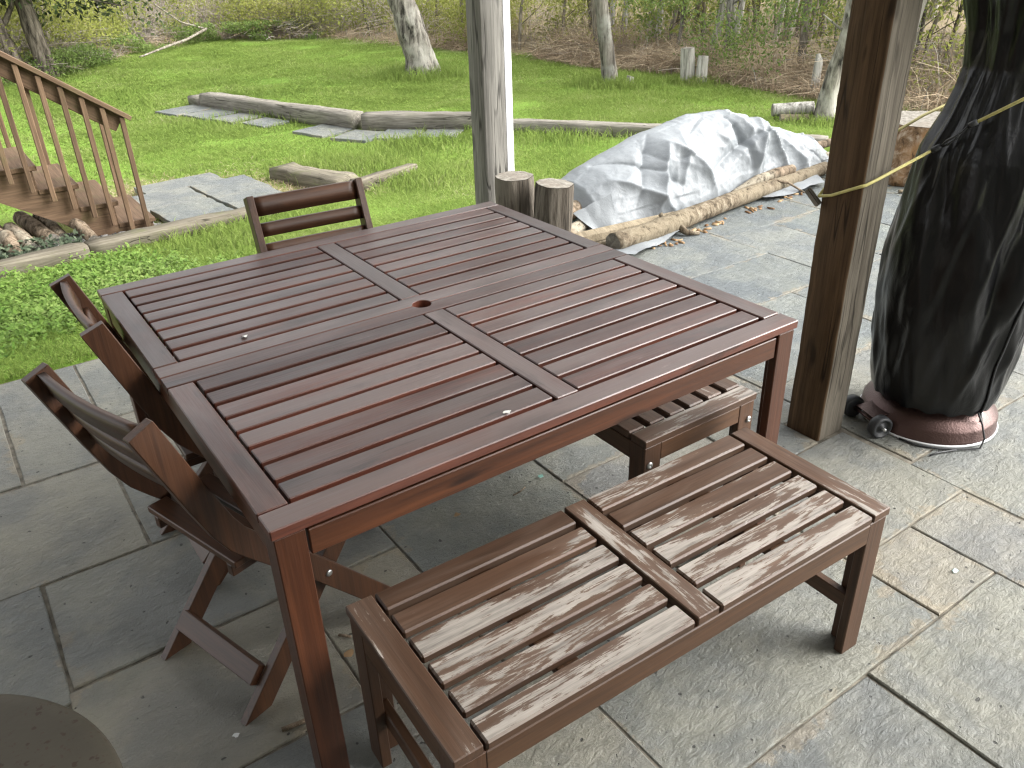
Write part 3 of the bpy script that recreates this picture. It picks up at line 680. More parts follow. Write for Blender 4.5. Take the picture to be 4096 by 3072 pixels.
cover = link('cover', np_mesh('cover', Vc, np.stack([i+j, i+k, i+ns_+k, i+ns_+j], -1).reshape(-1, 4), M['cover'], True), ht)
ZA = math.radians(-103)      # zip seam angle
zi = np.linspace(.10, 1.35, 90); jj = int((ZA % (2*PI))/(2*PI)*ns_)
zp = []
for z in zi:
    r = np.interp(z, zz, R[:, jj]); zp.append((( r+.003)*math.cos(ZA), (r+.003)*math.sin(ZA), z))
tube('zip', zp, .0042, M['rubber'], cover, 6)
tube('zip_pull', [(zp[0][0], zp[0][1]-.004, .118), (zp[0][0]+.004, zp[0][1]-.008, .082)], [.004, .006], M['steel'], cover, 8)
dp = [(zp[0][0]-.012, zp[0][1]+.002, .12), (zp[0][0]-.014, zp[0][1]-.022, .085), (zp[0][0]-.02, zp[0][1]-.044, .04), (-.08, -.245, .006), (-.14, -.205, .005), (-.19, -.16, .005), (-.23, -.10, .005), (-.235, -.04, .005)]
tube('drawstring', dp, .0035, M['rubber'], cover, 6); tube('drawstring', [(-.15, -.20, .005), (-.22, -.17, .005), (-.25, -.165, .004)], .003, M['rubber'], cover, 6)
def wheel(x, y, dirv):
    w = empty('wheel', (x-HX, y-HY, .042)); w.parent = ht
    q = Vector((dirv[0], dirv[1], 0)).to_track_quat('Z', 'Y'); w.rotation_mode = 'QUATERNION'; w.rotation_quaternion = q
    lathe('tyre', [(.026, -.016), (.036, -.018), (.041, -.014), (.042, 0), (.041, .014), (.036, .018), (.030, .018), (.029, .010), (.012, .008), (.011, .016), (.005, .016)], M['rubber'], w, 36)
    lathe('hub_cap', [(.0, -.016), (.026, -.016)], M['rubber'], w, 24)
    lathe('axle_nut', [(.005, .014), (.006, .03), (.0, .03)], M['steel'], w, 10)
w0 = np.array([2.230, .300]); w1 = np.array([2.178, .152]); dv = (w1-w0)/np.linalg.norm(w1-w0)
wheel(*w0, -dv); wheel(*w1, dv)
tube('axle', [(w0[0]-HX, w0[1]-HY, .042), (w1[0]-HX, w1[1]-HY, .042)], .006, M['hammered'], ht, 10)
mid_ = (w0+w1)/2
bA = board('axle_bracket', .09, .10, .004, M['hammered'], ht, (mid_[0]+.04-HX, mid_[1]-.01-HY, .062), (0, .12, math.atan2(dv[1], dv[0])-PI/2), bev=.001)

# bungee cord between post and heater
cd = tag(empty('bungee_cord', (1.99, .262, 0)), 'yellow elastic cord with black hook tied from the brown post round the covered heater', 'cord')
def loc_(pts): return [(p[0]-1.99, p[1]-.262, p[2]) for p in pts]
def hz(a, r, z): return (HX+r*math.cos(a), HY+r*math.sin(a), z)
tube('cord', loc_([(1.984, .405, .850), (1.982, .36, .862), (1.983, .30, .892), (1.985, .262, .910), (1.992, .255, .913), (2.03, .247, .924), (2.245, .205, .990)]), .0048, M['cord'], cd, 8)
tube('cord', loc_([(2.254, .103, 1.083), (2.283, .015, 1.148), (2.33, -.06, 1.205), (2.42, -.08, 1.245), (2.52, -.06, 1.25), (2.62, .02, 1.22), (2.66, .14, 1.17), (2.62, .28, 1.11), (2.52, .345, 1.07), (2.40, .350, 1.05), (2.14, .405, .95), (2.06, .412, .90), (1.984, .405, .850)]), .0048, M['cord'], cd, 8)
tube('ferrule', loc_([(2.235, .208, .986), (2.246, .187, 1.002)]), .0095, M['rubber'], cd, 12); tube('ferrule', loc_([(2.248, .118, 1.072), (2.255, .100, 1.086)]), .0085, M['rubber'], cd, 12)
tube('hook', loc_([(2.244, .188, 1.001), (2.240, .170, 1.022), (2.238, .150, 1.036), (2.240, .138, 1.046), (2.246, .136, 1.050), (2.246, .148, 1.030), (2.246, .165, 1.012), (2.246, .18, 1.004)]), .0038, M['rubber'], cd, 8)
tube('hook', loc_([(2.248, .120, 1.070), (2.244, .132, 1.054), (2.243, .142, 1.040)]), .003, M['rubber'], cd, 8)
wsc = tag(board('wood_shim', .062, .016, .020, M['timber'], None, (1.974, .418, .846), (0, -.75, 1.72)), 'small grey splintered wood shim caught in the cord on the post', 'wood scrap')

# ------------------------------------------------------------------ stumps by the far post
def cut_log(name, base, topc, r0, r1, label, cat='log', group=None, bark='bark_stump', amp=.10):
    o = tag(empty(name, base), label, cat, group); n = 12
    t = np.linspace(0, 1, n)[:, None]; d = np.array(topc)-np.array(base); pts = t*d; rad = r0+(r1-r0)*t[:, 0]
    rad[-1] *= .975; rad[0] *= .97
    V, F, T = tube_np(pts, rad, 40, amp, 7, True, .25)
    me = np_mesh('trunk', V, [F, T[:40]], M[bark], True); link('trunk', me, o)
    top = np_mesh('cut_end', np.concatenate([V[(n-1)*40:n*40]*np.array([.99, .99, 1])+np.array([0, 0, .002])+d*0, V[-1:]+np.array([0, 0, .004])]), np.stack([np.arange(40), (np.arange(40)+1) % 40, np.full(40, 40)], 1), M['endgrain'])
    link('cut_end', top, o)
    return o
cut_log('standing_log', (2.185, 2.365, 0), (2.178, 2.365, .50), .108, .102, 'upright cut log with cracked top, left one beside the grey post')
cut_log('standing_log', (2.225, 2.14, 0), (2.255, 2.118, .497), .100, .098, 'upright cut log with cracked top, right one nearer the tarp')

# ------------------------------------------------------------------ tarp over the woodpile
nu, nv = 300, 170
u = np.linspace(0, 1, nu); v = np.linspace(0, 1, nv); U, Vv = np.meshgrid(u, v)
xs = 2.80+U*2.52
RX = [2.72, 2.90, 3.04, 3.20, 3.54, 3.92, 4.10, 4.25, 4.43, 4.75, 4.97, 5.15, 5.27, 5.36]; RZ = [.13, .24, .315, .36, .445, .505, .50, .485, .415, .315, .25, .19, .11, .05]
zr = np.interp(xs, RX, RZ)
yf = np.interp(xs, [2.75, 2.95, 3.3, 3.62, 3.85, 4.1, 4.6, 5.0, 5.35], [2.50, 2.44, 2.40, 2.36, 2.43, 2.46, 2.47, 2.50, 2.60])
yr = 2.82; yb = 3.35
# cross-section: front steep, rounded ridge, back slope
t = Vv; fr = np.clip(t/.55, 0, 1); bk = np.clip((t-.55)/.45, 0, 1)
yy = np.where(t < .55, yf+(yr-yf)*fr**1.15, yr+(yb-yr)*bk)
prof = np.where(t < .55, np.sin(fr*PI/2)**.85, np.cos(bk*PI/2)**1.1)
zt = .012+zr*prof-.10*bk
def nz3(a, b, s, o=3): return fbm(np.stack([xs*a, t*b, xs*0+s], -1), o)
w1 = 1-2.4*np.abs(nz3(2.6, 1.3, 3.3, 2)); w2 = 1-2.6*np.abs(fbm(np.stack([xs*5+t*5, t*3.0-xs*2, xs*0+8], -1), 2)); w3 = 1-3*np.abs(nz3(13, 9, 14, 3)); w4 = 1-3*np.abs(fbm(np.stack([xs*24-t*9, t*16+xs*6, xs*0+21], -1), 2))
env = np.sin(np.clip(t/.5, 0, 1)*PI*.8+.25); env = np.where(t > .6, .35, env)
rt = np.random.default_rng(23); disp = .030*np.clip(w1, -.8, 1)*env
px, pt = xs, t*1.15      # roughly metric coordinates on the sheet
def crease_line(x0, t0, x1, t1, w, a):
    dx, dt = x1-x0, (t1-t0)*1.15; L2 = dx*dx+dt*dt; q = np.clip(((px-x0)*dx+(pt-t0*1.15)*dt)/L2, 0, 1)
    d = np.hypot(px-x0-q*dx, pt-t0*1.15-q*dt); return a*np.exp(-d/w)*np.sin(np.pi*np.clip(q*.9+.05, 0, 1))**.5
for q_ in range(34):       # folds hanging from the ridge to the hem
    x0 = rt.uniform(2.85, 5.25); t0 = rt.uniform(.25, .55); ln = rt.uniform(.12, .5); sl_ = rt.normal(0, .28)
    disp = disp+crease_line(x0, t0, x0+sl_, max(.0, t0-ln), rt.uniform(.015, .05), rt.choice([-1, 1], p=[.35, .65])*rt.uniform(.012, .045))
for q_ in range(38):       # short cross creases
    x0 = rt.uniform(2.8, 5.3); t0 = rt.uniform(.02, .8); an = rt.uniform(0, 2*PI); ln = rt.uniform(.08, .3)
    disp = disp+crease_line(x0, t0, x0+ln*math.cos(an), t0+ln*math.sin(an)*.8, rt.uniform(.008, .022), rt.choice([-1, 1])*rt.uniform(.004, .013))
for x0, t0, x1, t1, w_, a_ in [(3.52, .38, 3.28, .06, .05, .10), (3.52, .38, 3.80, .03, .05, .09), (4.42, .46, 4.22, .08, .045, .11), (4.42, .46, 4.60, .04, .045, .10), (4.15, .44, 4.2, .1, .03, -.06), (3.05, .3, 3.4, .02, .04, .06), (4.85, .40, 4.75, .03, .05, .06)]:
    disp = disp+crease_line(x0, t0, x1, t1, w_, a_)
crum = 1-3*np.abs(fbm(np.stack([xs*11, yy*11, zt*11+3], -1), 2)); crum2 = 1-3*np.abs(fbm(np.stack([xs*26, yy*26, zt*26+9], -1), 2))
disp = disp+(.0045*np.clip(crum, -1, 1)+.003*np.clip(crum2, -1, 1))*np.where(t > .5, .6, 1)
yy = yy-disp*np.where(t < .55, .8, -.1); zt = zt+disp*np.where(t < .5, .4, .8)
hemx = .02*nz3(6, 0, 40, 2)
yy = yy+np.where(t < .08, hemx, 0)
taper = np.clip((xs-2.80)/.10, 0, 1)*np.clip((5.32-xs)/.06, .25, 1)
zt = np.maximum(zt*np.where(taper < 1, .25+.75*taper, 1), .010+.01*nz3(9, 9, 2, 2)+.008)
zt = np.where(yy > 2.65, np.maximum(zt, gz(xs, yy)+.03), zt)
Vt = np.stack([xs, yy, zt], -1).reshape(-1, 3); ii = np.arange(nu*nv).reshape(nv, nu)
tarp_root = tag(empty('tarp', (4.0, 2.7, 0)), 'crumpled silver tarp draped over the woodpile at the patio edge', 'tarp')
tm = np_mesh('sheet', Vt-np.array([4.0, 2.7, 0]), np.stack([ii[:-1, :-1], ii[:-1, 1:], ii[1:, 1:], ii[1:, :-1]], -1).reshape(-1, 4), M['tarp'], True)
link('sheet', tm, tarp_root)
def flap(name, c, n0=24, n1=8, amp=.018, seed=0, base=.012):
    c = [np.array(q, float) for q in c]; V = []
    for a in np.linspace(0, 1, n0):
        for b in np.linspace(0, 1, n1):
            p = (c[0]*(1-a)+c[1]*a)*(1-b)+(c[3]*(1-a)+c[2]*a)*b
            q = fbm(np.array([[p[0]*9+seed, p[1]*9, seed*3.1]]), 3)[0]
            V.append((p[0]-4.0, p[1]-2.7, p[2]+base+amp*(1.2*abs(q)+.6*math.sin(a*7+seed)*b+.6)))
    I = np.arange(n0*n1).reshape(n0, n1)
    link(name, np_mesh(name, np.array(V), np.stack([I[:-1, :-1], I[1:, :-1], I[1:, 1:], I[:-1, 1:]], -1).reshape(-1, 4), M['tarp'], True), tarp_root)
flap('flap', [(2.62, 2.16, 0), (3.30, 2.24, .03), (3.27, 2.175, .0), (2.74, 2.03, 0)], seed=1); flap('flap', [(4.15, 2.34, .0), (4.85, 2.42, .02), (4.76, 2.28, 0), (4.2, 2.27, .0)], seed=2)
flap('flap', [(2.76, 2.60, .10), (2.99, 2.52, .20), (2.96, 2.40, .01), (2.82, 2.46, .012)], n1=10, amp=.02, seed=3)
def log_(name, pts, rad, label, group=None, bark='bark_log', amp=.08, cat='log', knots=(), seg=18):
    o = tag(empty(name, pts[0]), label, cat, group); p0 = np.array(pts[0]); P = np.array(pts)-p0
    tt = np.linspace(0, 1, 28); L = np.linspace(0, 1, len(P)); Q = np.stack([np.interp(tt, L, P[:, k]) for k in range(3)], 1)
    Q[1:-1] = (Q[:-2]+Q[1:-1]*2+Q[2:])/4
    tube('trunk', Q, np.interp(tt, np.linspace(0, 1, len(rad)), rad), M[bark], o, seg, amp, 7, True, True, M['endgrain'])
    for kp in knots: tube('branch_stub', np.array(kp[0])-p0, kp[1], M[bark], o, 8, .1, 8)
    return o
log_('long_log', [(2.72, 2.19, .062), (3.0, 2.205, .06), (3.25, 2.225, .068), (3.5, 2.27, .066), (3.88, 2.33, .062), (4.4, 2.40, .056), (5.02, 2.475, .05)], [.056, .054, .060, .054, .052, .048, .045],
     'long pale peeled log lying along the front of the woodpile', bark='bark_tan', knots=[([(3.24, 2.19, .05), (3.26, 2.14, .022), (3.33, 2.105, .012)], [.03, .018, .011]), ([(3.18, 2.25, .09), (3.16, 2.27, .125)], [.02, .014])])
log_('lichened_branch', [(3.98, 2.43, .06), (4.2, 2.42, .115), (4.42, 2.43, .125), (4.60, 2.45, .115)], [.020, .033, .034, .034], 'short lichened branch resting on the long log', bark='bark_log',
     knots=[([(4.28, 2.41, .11), (4.42, 2.33, .075), (4.5, 2.25, .01)], [.010, .008, .006])])
sp = tag(empty('split_timber', (2.95, 2.35, .05)), 'pale split timber with bark edge beside the long log', 'log')
pb = prism_mesh('trunk', [(-.035, -.04), (.03, -.045), (.052, -.01), (.04, .032), (-.01, .045), (-.045, .02)], .70, M['peeled'], bev=.003)
so = link('trunk', pb, sp, (0, 0, 0), (0, .08, math.radians(90-12.5))); so.rotation_euler = (0.05, 0, math.radians(-102.5))
log_('thin_log', [(2.66, 2.27, .03), (3.1, 2.255, .035)], [.026, .024], 'thin pole wedged between the split timber and the long log', bark='bark_tan')
for k, (a, b, r, lb) in enumerate([((2.62, 2.60, .12), (3.1, 2.78, .12), .052, 'round firewood end poking out under the left corner of the tarp'), ((2.60, 2.50, .045), (3.05, 2.66, .045), .045, 'lower firewood end on the paving under the left tarp corner'),
                                   ((4.9, 2.72, .135), (5.43, 2.70, .145), .03, 'thin log end sticking out of the right end of the tarp, upper'), ((4.95, 2.62, .075), (5.47, 2.62, .075), .03, 'thin log end sticking out of the right end of the tarp, lower'), ((4.8, 2.52, .04), (5.7, 2.68, .03), .028, 'slim pole running right from the tarp end along the paving')]):
    log_('firewood_log', [a, b], [r, r], lb)
# big rusty coloured log section farther right
cut_log('log_round', (5.45, 2.02, 0), (5.45, 2.02, .40), .335, .315, 'thick log section with rusty lichened bark behind the brown post', bark='bark_rust', amp=.06)
log_('bark_strip', [(4.98, 1.86, .012), (5.16, 1.72, .014), (5.34, 1.60, .012)], [.011, .014, .010], 'pale bark strip on the paving before the thick log section', cat='bark', bark='peeled')

# bark litter on the paving
def chips(name, centres, n, spread, size, mat, zoff, label, cat, thick=.006):
    V, Fq = [], []
    for k in range(n):
        c = centres[k % len(centres)]; x = c[0]+rng.normal(0, spread); y = c[1]+rng.normal(0, spread*.45)
        a = rng.uniform(0, PI); l = size*rng.uniform(.5, 1.6); w = size*rng.uniform(.2, .55); z = float(gz(x, y))+zoff; h = thick*rng.uniform(.5, 1.6)
        ca_, sa = math.cos(a), math.sin(a); b = len(V)
        for (p, q, r) in ((-l, -w, 0), (l*.8, -w*.8, 0), (l, w*.7, 0), (-l*.7, w, 0), (-l*.8, -w*.7, h), (l*.7, -w*.6, h*.8), (l*.8, w*.5, h*1.2), (-l*.6, w*.8, h)):
            V.append((x+p*ca_-q*sa, y+p*sa+q*ca_, z+r))
        Fq += [[b+4, b+5, b+6, b+7], [b, b+1, b+5, b+4], [b+1, b+2, b+6, b+5], [b+2, b+3, b+7, b+6], [b+3, b, b+4, b+7]]
    return tag(link(name, np_mesh(name, np.array(V), np.array(Fq), mat)), label, cat, kind='stuff')
chips('bark_litter', [(3.15, 2.10), (3.05, 2.11), (3.45, 2.15), (3.62, 2.19), (3.95, 2.25), (4.0, 2.22), (4.3, 2.25), (4.5, 2.28)], 46, .06, .020, M['litter'], .002, 'flakes of bark scattered on the paving along the long log', 'bark')
# scraps on the paving
def scrap(name, x, y, s, mat, label, cat, seed):
    r = random.Random(seed); n = 9; V = [(x, y, .006)]+[(x+s*r.uniform(.5, 1.1)*math.cos(a), y+s*r.uniform(.35, .8)*math.sin(a), .0025+r.uniform(0, .006)) for a in np.linspace(0, 2*PI, n, endpoint=False)]
    tag(link(name, np_mesh(name, np.array(V)-np.array([x, y, 0]), np.array([[0, 1+i, 1+(i+1) % n] for i in range(n)]), mat), loc=(x, y, 0)), label, cat)
scrap('leaf_scrap', 1.078, .684, .014, M['teal'], 'teal green scrap on the dark stone under the table', 'scrap', 1)
scrap('paper_scrap', 1.722, -.392, .012, M['paleblue'], 'pale blue scrap on the paving near the bench leg', 'scrap', 2)
scrap('lint_tuft', -.100, .285, .011, M['lint'], 'white lint tuft at the foot of the near folding chair', 'scrap', 3)
scrap('wood_chip', .741, .676, .016, M['litter'], 'tan wood chip on the dark stone under the table', 'wood chip', 4)
scrap('bark_chip', .215, .355, .017, M['litter'], 'bark chip on the paving left of the long bench', 'wood chip', 5)
def twig(pts, r, label): tag(tube('twig', np.array(pts)-np.array(pts[0]), r, M['bark_log'], None, 6, loc=pts[0]), label, 'twig')
twig([(.941, .653, .004), (.97, .654, .005), (.999, .666, .004)], .0022, 'thin pale twig on the dark stone under the table')
twig([(.222, .43, .005), (.245, .405, .006)], .004, 'short dark twig beside the bench end'); twig([(-.01, .235, .006), (.045, .227, .006)], .006, 'dark twig on the paving behind the near table leg')
scrap('dropping', .5434, .0754, .011, M['droppings'], 'whitish spot on a slat near the front of the table', 'spot', 6); bpy.data.objects['dropping'].location.z = .7285
scrap('paint_fleck', .235, .80, .013, M['droppings'], 'white fleck on a left slat of the table', 'spot', 7); bpy.data.objects['paint_fleck'].location.z = .7275

# ------------------------------------------------------------------ wooden stairs on the left
st = tag(empty('stairs', (.7, 6.4, -.46)), 'brown wooden outdoor stairs with balusters rising to the left', 'stairs')
def S(x, y, z): return (x-.7, y-6.4, z+.46)
NS = 13; run, rise = .2495, .183; nose0, top0 = 1.09, -.368
def stringer(y):
    pts = [(1.055, -.468), (1.055, top0-.035)]
    for k in range(NS):
        xk = 1.055-run*k; zt_ = top0-.036+rise*k
        pts += [(xk, zt_)] if k else []
        pts += [(xk-run, zt_)]
    pts += [(1.055-run*NS, pts[-1][1]-.42), (.686, -.468)]
    me = prism_mesh('stringer', pts, .04, M['stair'], bev=0)
    o = link('stringer', me, st, S(0, y, 0)); return o
stringer(6.096); stringer(6.93)
for k in range(NS):
    board('tread', .90, .285, .036, M['stair'], st, S(nose0-.1425-run*k, 6.513, top0-.018+rise*k), (0, 0, PI/2), bev=.004)
    if k == 0: board('riser', .86, .02, .07, M['stair'], st, S(1.06, 6.513, top0-.072), (0, 0, PI/2))
sl = math.atan2(.993-.456, .339-1.079)  # rail direction, up to the left
ux, uz = math.cos(sl), math.sin(sl); LR = 4.1
for y, near in ((6.045, True), (6.985, False)):
    dzr = 0.0 if near else -.02
    if near:
        board('handrail', LR, .14, .036, M['stair'], st, S(1.079+ux*LR/2, y+.02, .456+uz*LR/2-.02), (0, -sl+PI, 0)[0:1]+(PI-sl, 0), bev=.004)
    board('rail_board', LR-.06, .036, .13 if near else .085, M['stair'], st, S(1.02+ux*LR/2, y+(.025 if near else -.025), .382+uz*LR/2+(0.0 if near else -.075)), (0, PI-sl, 0), bev=.003)
    for k in range(28):
        xb = 1.016-.1245*k; zb = -.452+.0895*max(0, k-1) if k else -.452
        zt_ = .456+(xb-1.079)*math.tan(sl)*1.0-.05
        if near or k % 2 == 0: board('baluster', zt_-zb, .036, .036, M['stair'], st, S(xb, y-.018 if near else y+.02, (zt_+zb)/2), (0, PI/2, 0), bev=.003)

# timbers, slabs and firewood by the stairs
def timber(name, a, b, w, h, label, sink=.03, mat='timber', tilt=0.0):
    a, b = np.array(a, float), np.array(b, float); d = b-a; L = np.hypot(*d); c = (a+b)/2
    za, zb = float(gz(*a)), float(gz(*b)); n = max(10, int(L/.09)); V = []
    for t_ in np.linspace(0, 1, n):
        p = a+d*t_; 
        for (q, z) in ((-w/2, 0), (w/2, 0), (w/2, h*.85), (w/2-.012, h), (-w/2+.012, h), (-w/2, h*.85)):
            s_ = fbm(np.array([[t_*L*4+a[0]*5, q*30, z*20+a[1]]]), 3)[0]*(.04 if name[0] == 'r' else .026)
            V.append((-L/2+t_*L, q+s_, z+s_*.7-sink))
    I = np.arange(n)[:, None]*6; j_ = np.arange(6)[None]; k_ = ((np.arange(6)+1) % 6)[None]
    F = np.stack([I[:-1]+j_, I[:-1]+k_, I[1:]+k_, I[1:]+j_], -1).reshape(-1, 4)
    e = (n-1)*6; ends = np.array([[3, 2, 1, 0], [5, 4, 3, 0], [e, e+1, e+2, e+3], [e, e+3, e+4, e+5]])
    me = np_mesh(name, np.array(V), [F, ends], M[mat])
    return tag(link(name, me, None, (c[0], c[1], (za+zb)/2), (0, -math.atan2(zb-za, L)-tilt, math.atan2(d[1], d[0]))), label, 'timber', 'landscape timbers')
timber('edging_timber', (-2.2, 5.25), (.46, 5.52), .15, .14, 'long mossy edging timber below the stairs, left length', mat='timber_moss')
timber('edging_timber', (.47, 5.53), (1.93, 5.70), .15, .14, 'mossy edging timber along the front of the slabs, behind the far chair', mat='timber_moss')
timber('edging_timber', (1.94, 5.72), (2.75, 5.80), .14, .12, 'edging timber seen through the back of the far chair', mat='timber_moss')
timber('rotten_timber', (2.62, 7.15), (2.82, 6.0), .29, .155, 'thick split rotten timber lying beyond the far chair', mat='timber_moss')
timber('edging_timber', (2.86, 5.92), (3.62, 6.22), .15, .14, 'short timber length in the grass right of the rotten timber', mat='timber_moss')
timber('wall_timber', (3.36, 12.15), (4.33, 8.92), .22, .24, 'long grey retaining timber in the lawn, left of the three')
timber('wall_timber', (3.30, 12.6), (3.33, 12.2), .2, .16, 'stub of grey timber at the far end of the retaining row')
timber('wall_timber', (4.36, 8.80), (5.45, 7.72), .22, .25, 'grey retaining timber in the lawn, middle one with notched end')
timber('wall_timber', (5.47, 7.70), (6.55, 5.55), .20, .17, 'grey retaining timber in the lawn right of the grey post')
timber('wall_timber', (6.58, 4.6), (7.0, 3.85), .18, .12, 'short grey timber in the grass just beyond the tarp')
path = tag(empty('slab_path', (0, 0, 0)), kind='structure')
def slab(c, w, l, rz=0.0, th=.05, z=.0, mat='stone', rise_=.05):
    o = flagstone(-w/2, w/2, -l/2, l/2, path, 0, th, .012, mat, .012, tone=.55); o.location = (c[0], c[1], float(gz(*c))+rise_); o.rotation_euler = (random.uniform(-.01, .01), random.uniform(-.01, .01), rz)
for c, w, l, rz in [((1.42, 6.14), .56, .62, .09), ((1.99, 6.19), .56, .62, .09), ((1.38, 6.79), .60, .66, .09), ((1.98, 6.85), .58, .66, .09), ((1.64, 7.36), .80, .42, .09)]: slab(c, w, l, rz, rise_=.075)
for c, w, l, rz in [((3.00, 12.0), .7, .6, .29), ((3.18, 11.4), .6, .6, .29), ((3.36, 10.8), .55, .58, .29), ((3.54, 10.2), .45, .55, .29), ((3.92, 9.1), .58, .6, .3), ((4.12, 8.45), .55, .55, .5), ((4.52, 8.15), .55, .5, .79), ((4.90, 7.80), .5, .5, .79)]: slab(c, w, l, rz, th=.08, rise_=.035)
# firewood and slate chips under the stairs
for k, (a, b, r, lb) in enumerate([((.30, 6.05), (.16, 6.55), .06, 'log sloping out under the stairs, middle one'), ((.56, 5.86), (.46, 6.2), .045, 'log lying alone between stair foot and edging timber'), ((-.02, 6.0), (-.12, 6.5), .065, 'upper log of the pile left of the stairs'),
                                   ((.02, 5.80), (.0, 6.1), .05, 'short pale log end at the left edge under the stairs'), ((.10, 6.35), (.62, 6.55), .05, 'log lying along behind the pile under the stairs'), ((-.20, 5.78), (-.18, 6.2), .055, 'bottom log of the pile at the left edge'),
                                   ((.14, 5.90), (.05, 6.25), .06, 'mossy log in the middle of the pile under the stairs'), ((.38, 6.1), (.28, 6.5), .04, 'thin log beside the sloping one under the stairs')]):
    zb = -.42; log_('firewood_log', [(a[0], a[1], zb+.02), ((a[0]+b[0])/2, (a[1]+b[1])/2, zb+.08+.03*(k % 3)), (b[0], b[1], zb+.12)], [r, r*1.05, r], lb, 'logs heaped under the stairs')
chips('slate_chips', [(.65, 5.85), (.9, 5.9), (1.05, 6.0), (.3, 6.0), (.45, 6.25), (.1, 6.2), (.75, 6.1), (.8, 5.75), (.2, 5.8)], 1500, .16, .022, M['gravel'], .012, 'loose slate chips around the foot of the stairs', 'gravel', thick=.012)

# ------------------------------------------------------------------ scattering helpers
def quads_leaf(P, size, rng_, flat=.6):
    """one diamond leaf per point"""
    n = len(P); a = rng_.uniform(0, 2*PI, n); tilt = rng_.normal(0, flat, n); roll = rng_.normal(0, flat, n)
    d1 = np.stack([np.cos(a)*np.cos(tilt), np.sin(a)*np.cos(tilt), np.sin(tilt)], 1)
    d2 = np.stack([-np.sin(a)*np.cos(roll), np.cos(a)*np.cos(roll), np.sin(roll)], 1)
    s = (size*rng_.uniform(.6, 1.3, n))[:, None]
    V = np.stack([P-d1*s, P+d2*s*.55, P+d1*s, P-d2*s*.55], 1).reshape(-1, 3)
    return V, np.arange(n*4).reshape(n, 4)
def blades(P, h, w, lean, rng_, seg=2):
    n = len(P); a = rng_.uniform(0, 2*PI, n); ld = np.stack([np.cos(a), np.sin(a), 0*a], 1); b = rng_.uniform(0, 2*PI, n)
    wd = np.stack([np.cos(b), np.sin(b), 0*b], 1)*w[:, None]/2; up = np.array([0, 0, 1.])
    rows = []
    for k in range(seg):
        f = k/seg; c = P+up*(h*f*(1-.25*lean*f))[:, None]+ld*(h*lean*f*f)[:, None]; rows += [c-wd*(1-.35*f), c+wd*(1-.35*f)]
    tip = P+up*(h*(1-.35*lean))[:, None]+ld*(h*lean)[:, None]; rows.append(tip)
    m_ = 2*seg+1; V = np.stack(rows, 1).reshape(-1, 3); o = np.arange(n)[:, None]*m_
    Q = np.concatenate([o+np.array([[2*k, 2*k+1, 2*k+3, 2*k+2]]) for k in range(seg-1)]) if seg > 1 else np.zeros((0, 4), int)
    T = o+np.array([[2*seg-2, 2*seg-1, 2*seg]])
    return V, Q, T
def in_view(P, m=.22):
    d = P-CAM; z = d@FWD; x = (d@RIGHT)/z*.8018; y = (d@DOWN)/z*.8018
    return (z > 0) & (np.abs(x) < .5+m) & (np.abs(y) < .375+m)
KEEP = []   # areas without grass: (cx,cy,hx,hy,rz)
for o in list(path.children): KEEP.append((o.location.x, o.location.y, o.color[0]/2, o.color[1]/2, o.rotation_euler.z))
for o in COL.objects:
    if o.get('category') == 'timber':
        KEEP.append((o.location.x, o.location.y, o.dimensions.x/2 if o.dimensions.x else 1, .08, o.rotation_euler.z))
def clear(x, y):
    ok = ~((x < 5.6) & (y < 2.66))
    for cx, cy, hx, hy, rz in KEEP:
        c, s = math.cos(rz), math.sin(rz); dx, dy = x-cx, y-cy; ok &= ~((np.abs(dx*c+dy*s) < hx-.02) & (np.abs(-dx*s+dy*c) < hy-.02))
    ok &= ~((x > -1.5) & (x < 1.12) & (y > 5.55+.1*x) & (y < 6.75))
    return ok
def lawn_pts(n, x0, x1, y0, y1, pw=1.0):
    x = rng.uniform(x0, x1, n); y = rng.uniform(y0, y1, n); o = outside(x, y)
    k = clear(x, y) & (o < .35*rng.normal(0, 1, n)+.1); x, y = x[k], y[k]
    s = straw_field(x, y); k = rng.uniform(0, 1, len(x)) > s*.8; x, y = x[k], y[k]
    P = np.stack([x, y, gz(x, y)-.005], 1); P = P[in_view(P)]
    return P
def tuft(P): return np.clip(.5+1.1*fbm(np.stack([P[:, 0]*1.6, P[:, 1]*1.6, P[:, 0]*0+3], 1), 3), 0, 1)
parts = []
for (x0, x1, y0, y1, n, hh, ww) in [(-1.2, 4.2, 2.66, 7.2, 150000, .055, .0050), (1.5, 8.0, 4.0, 11.5, 200000, .058, .0080), (1.0, 11.2, 9.5, 22.5, 260000, .062, .015), (6.0, 11.2, 2.4, 10, 110000, .06, .010), (5.6, 8, 1.0, 4.5, 16000, .06, .008), (-2.0, 1.6, 6.7, 18, 60000, .06, .010)]:
    P = lawn_pts(n, x0, x1, y0, y1); tf = tuft(P); h = hh*rng.uniform(.4, 1.15, len(P))*(.45+1.0*tf); w = ww*rng.uniform(.7, 1.3, len(P))
    parts.append(blades(P, h, w, rng.uniform(.4, 1.3, len(P)), rng))
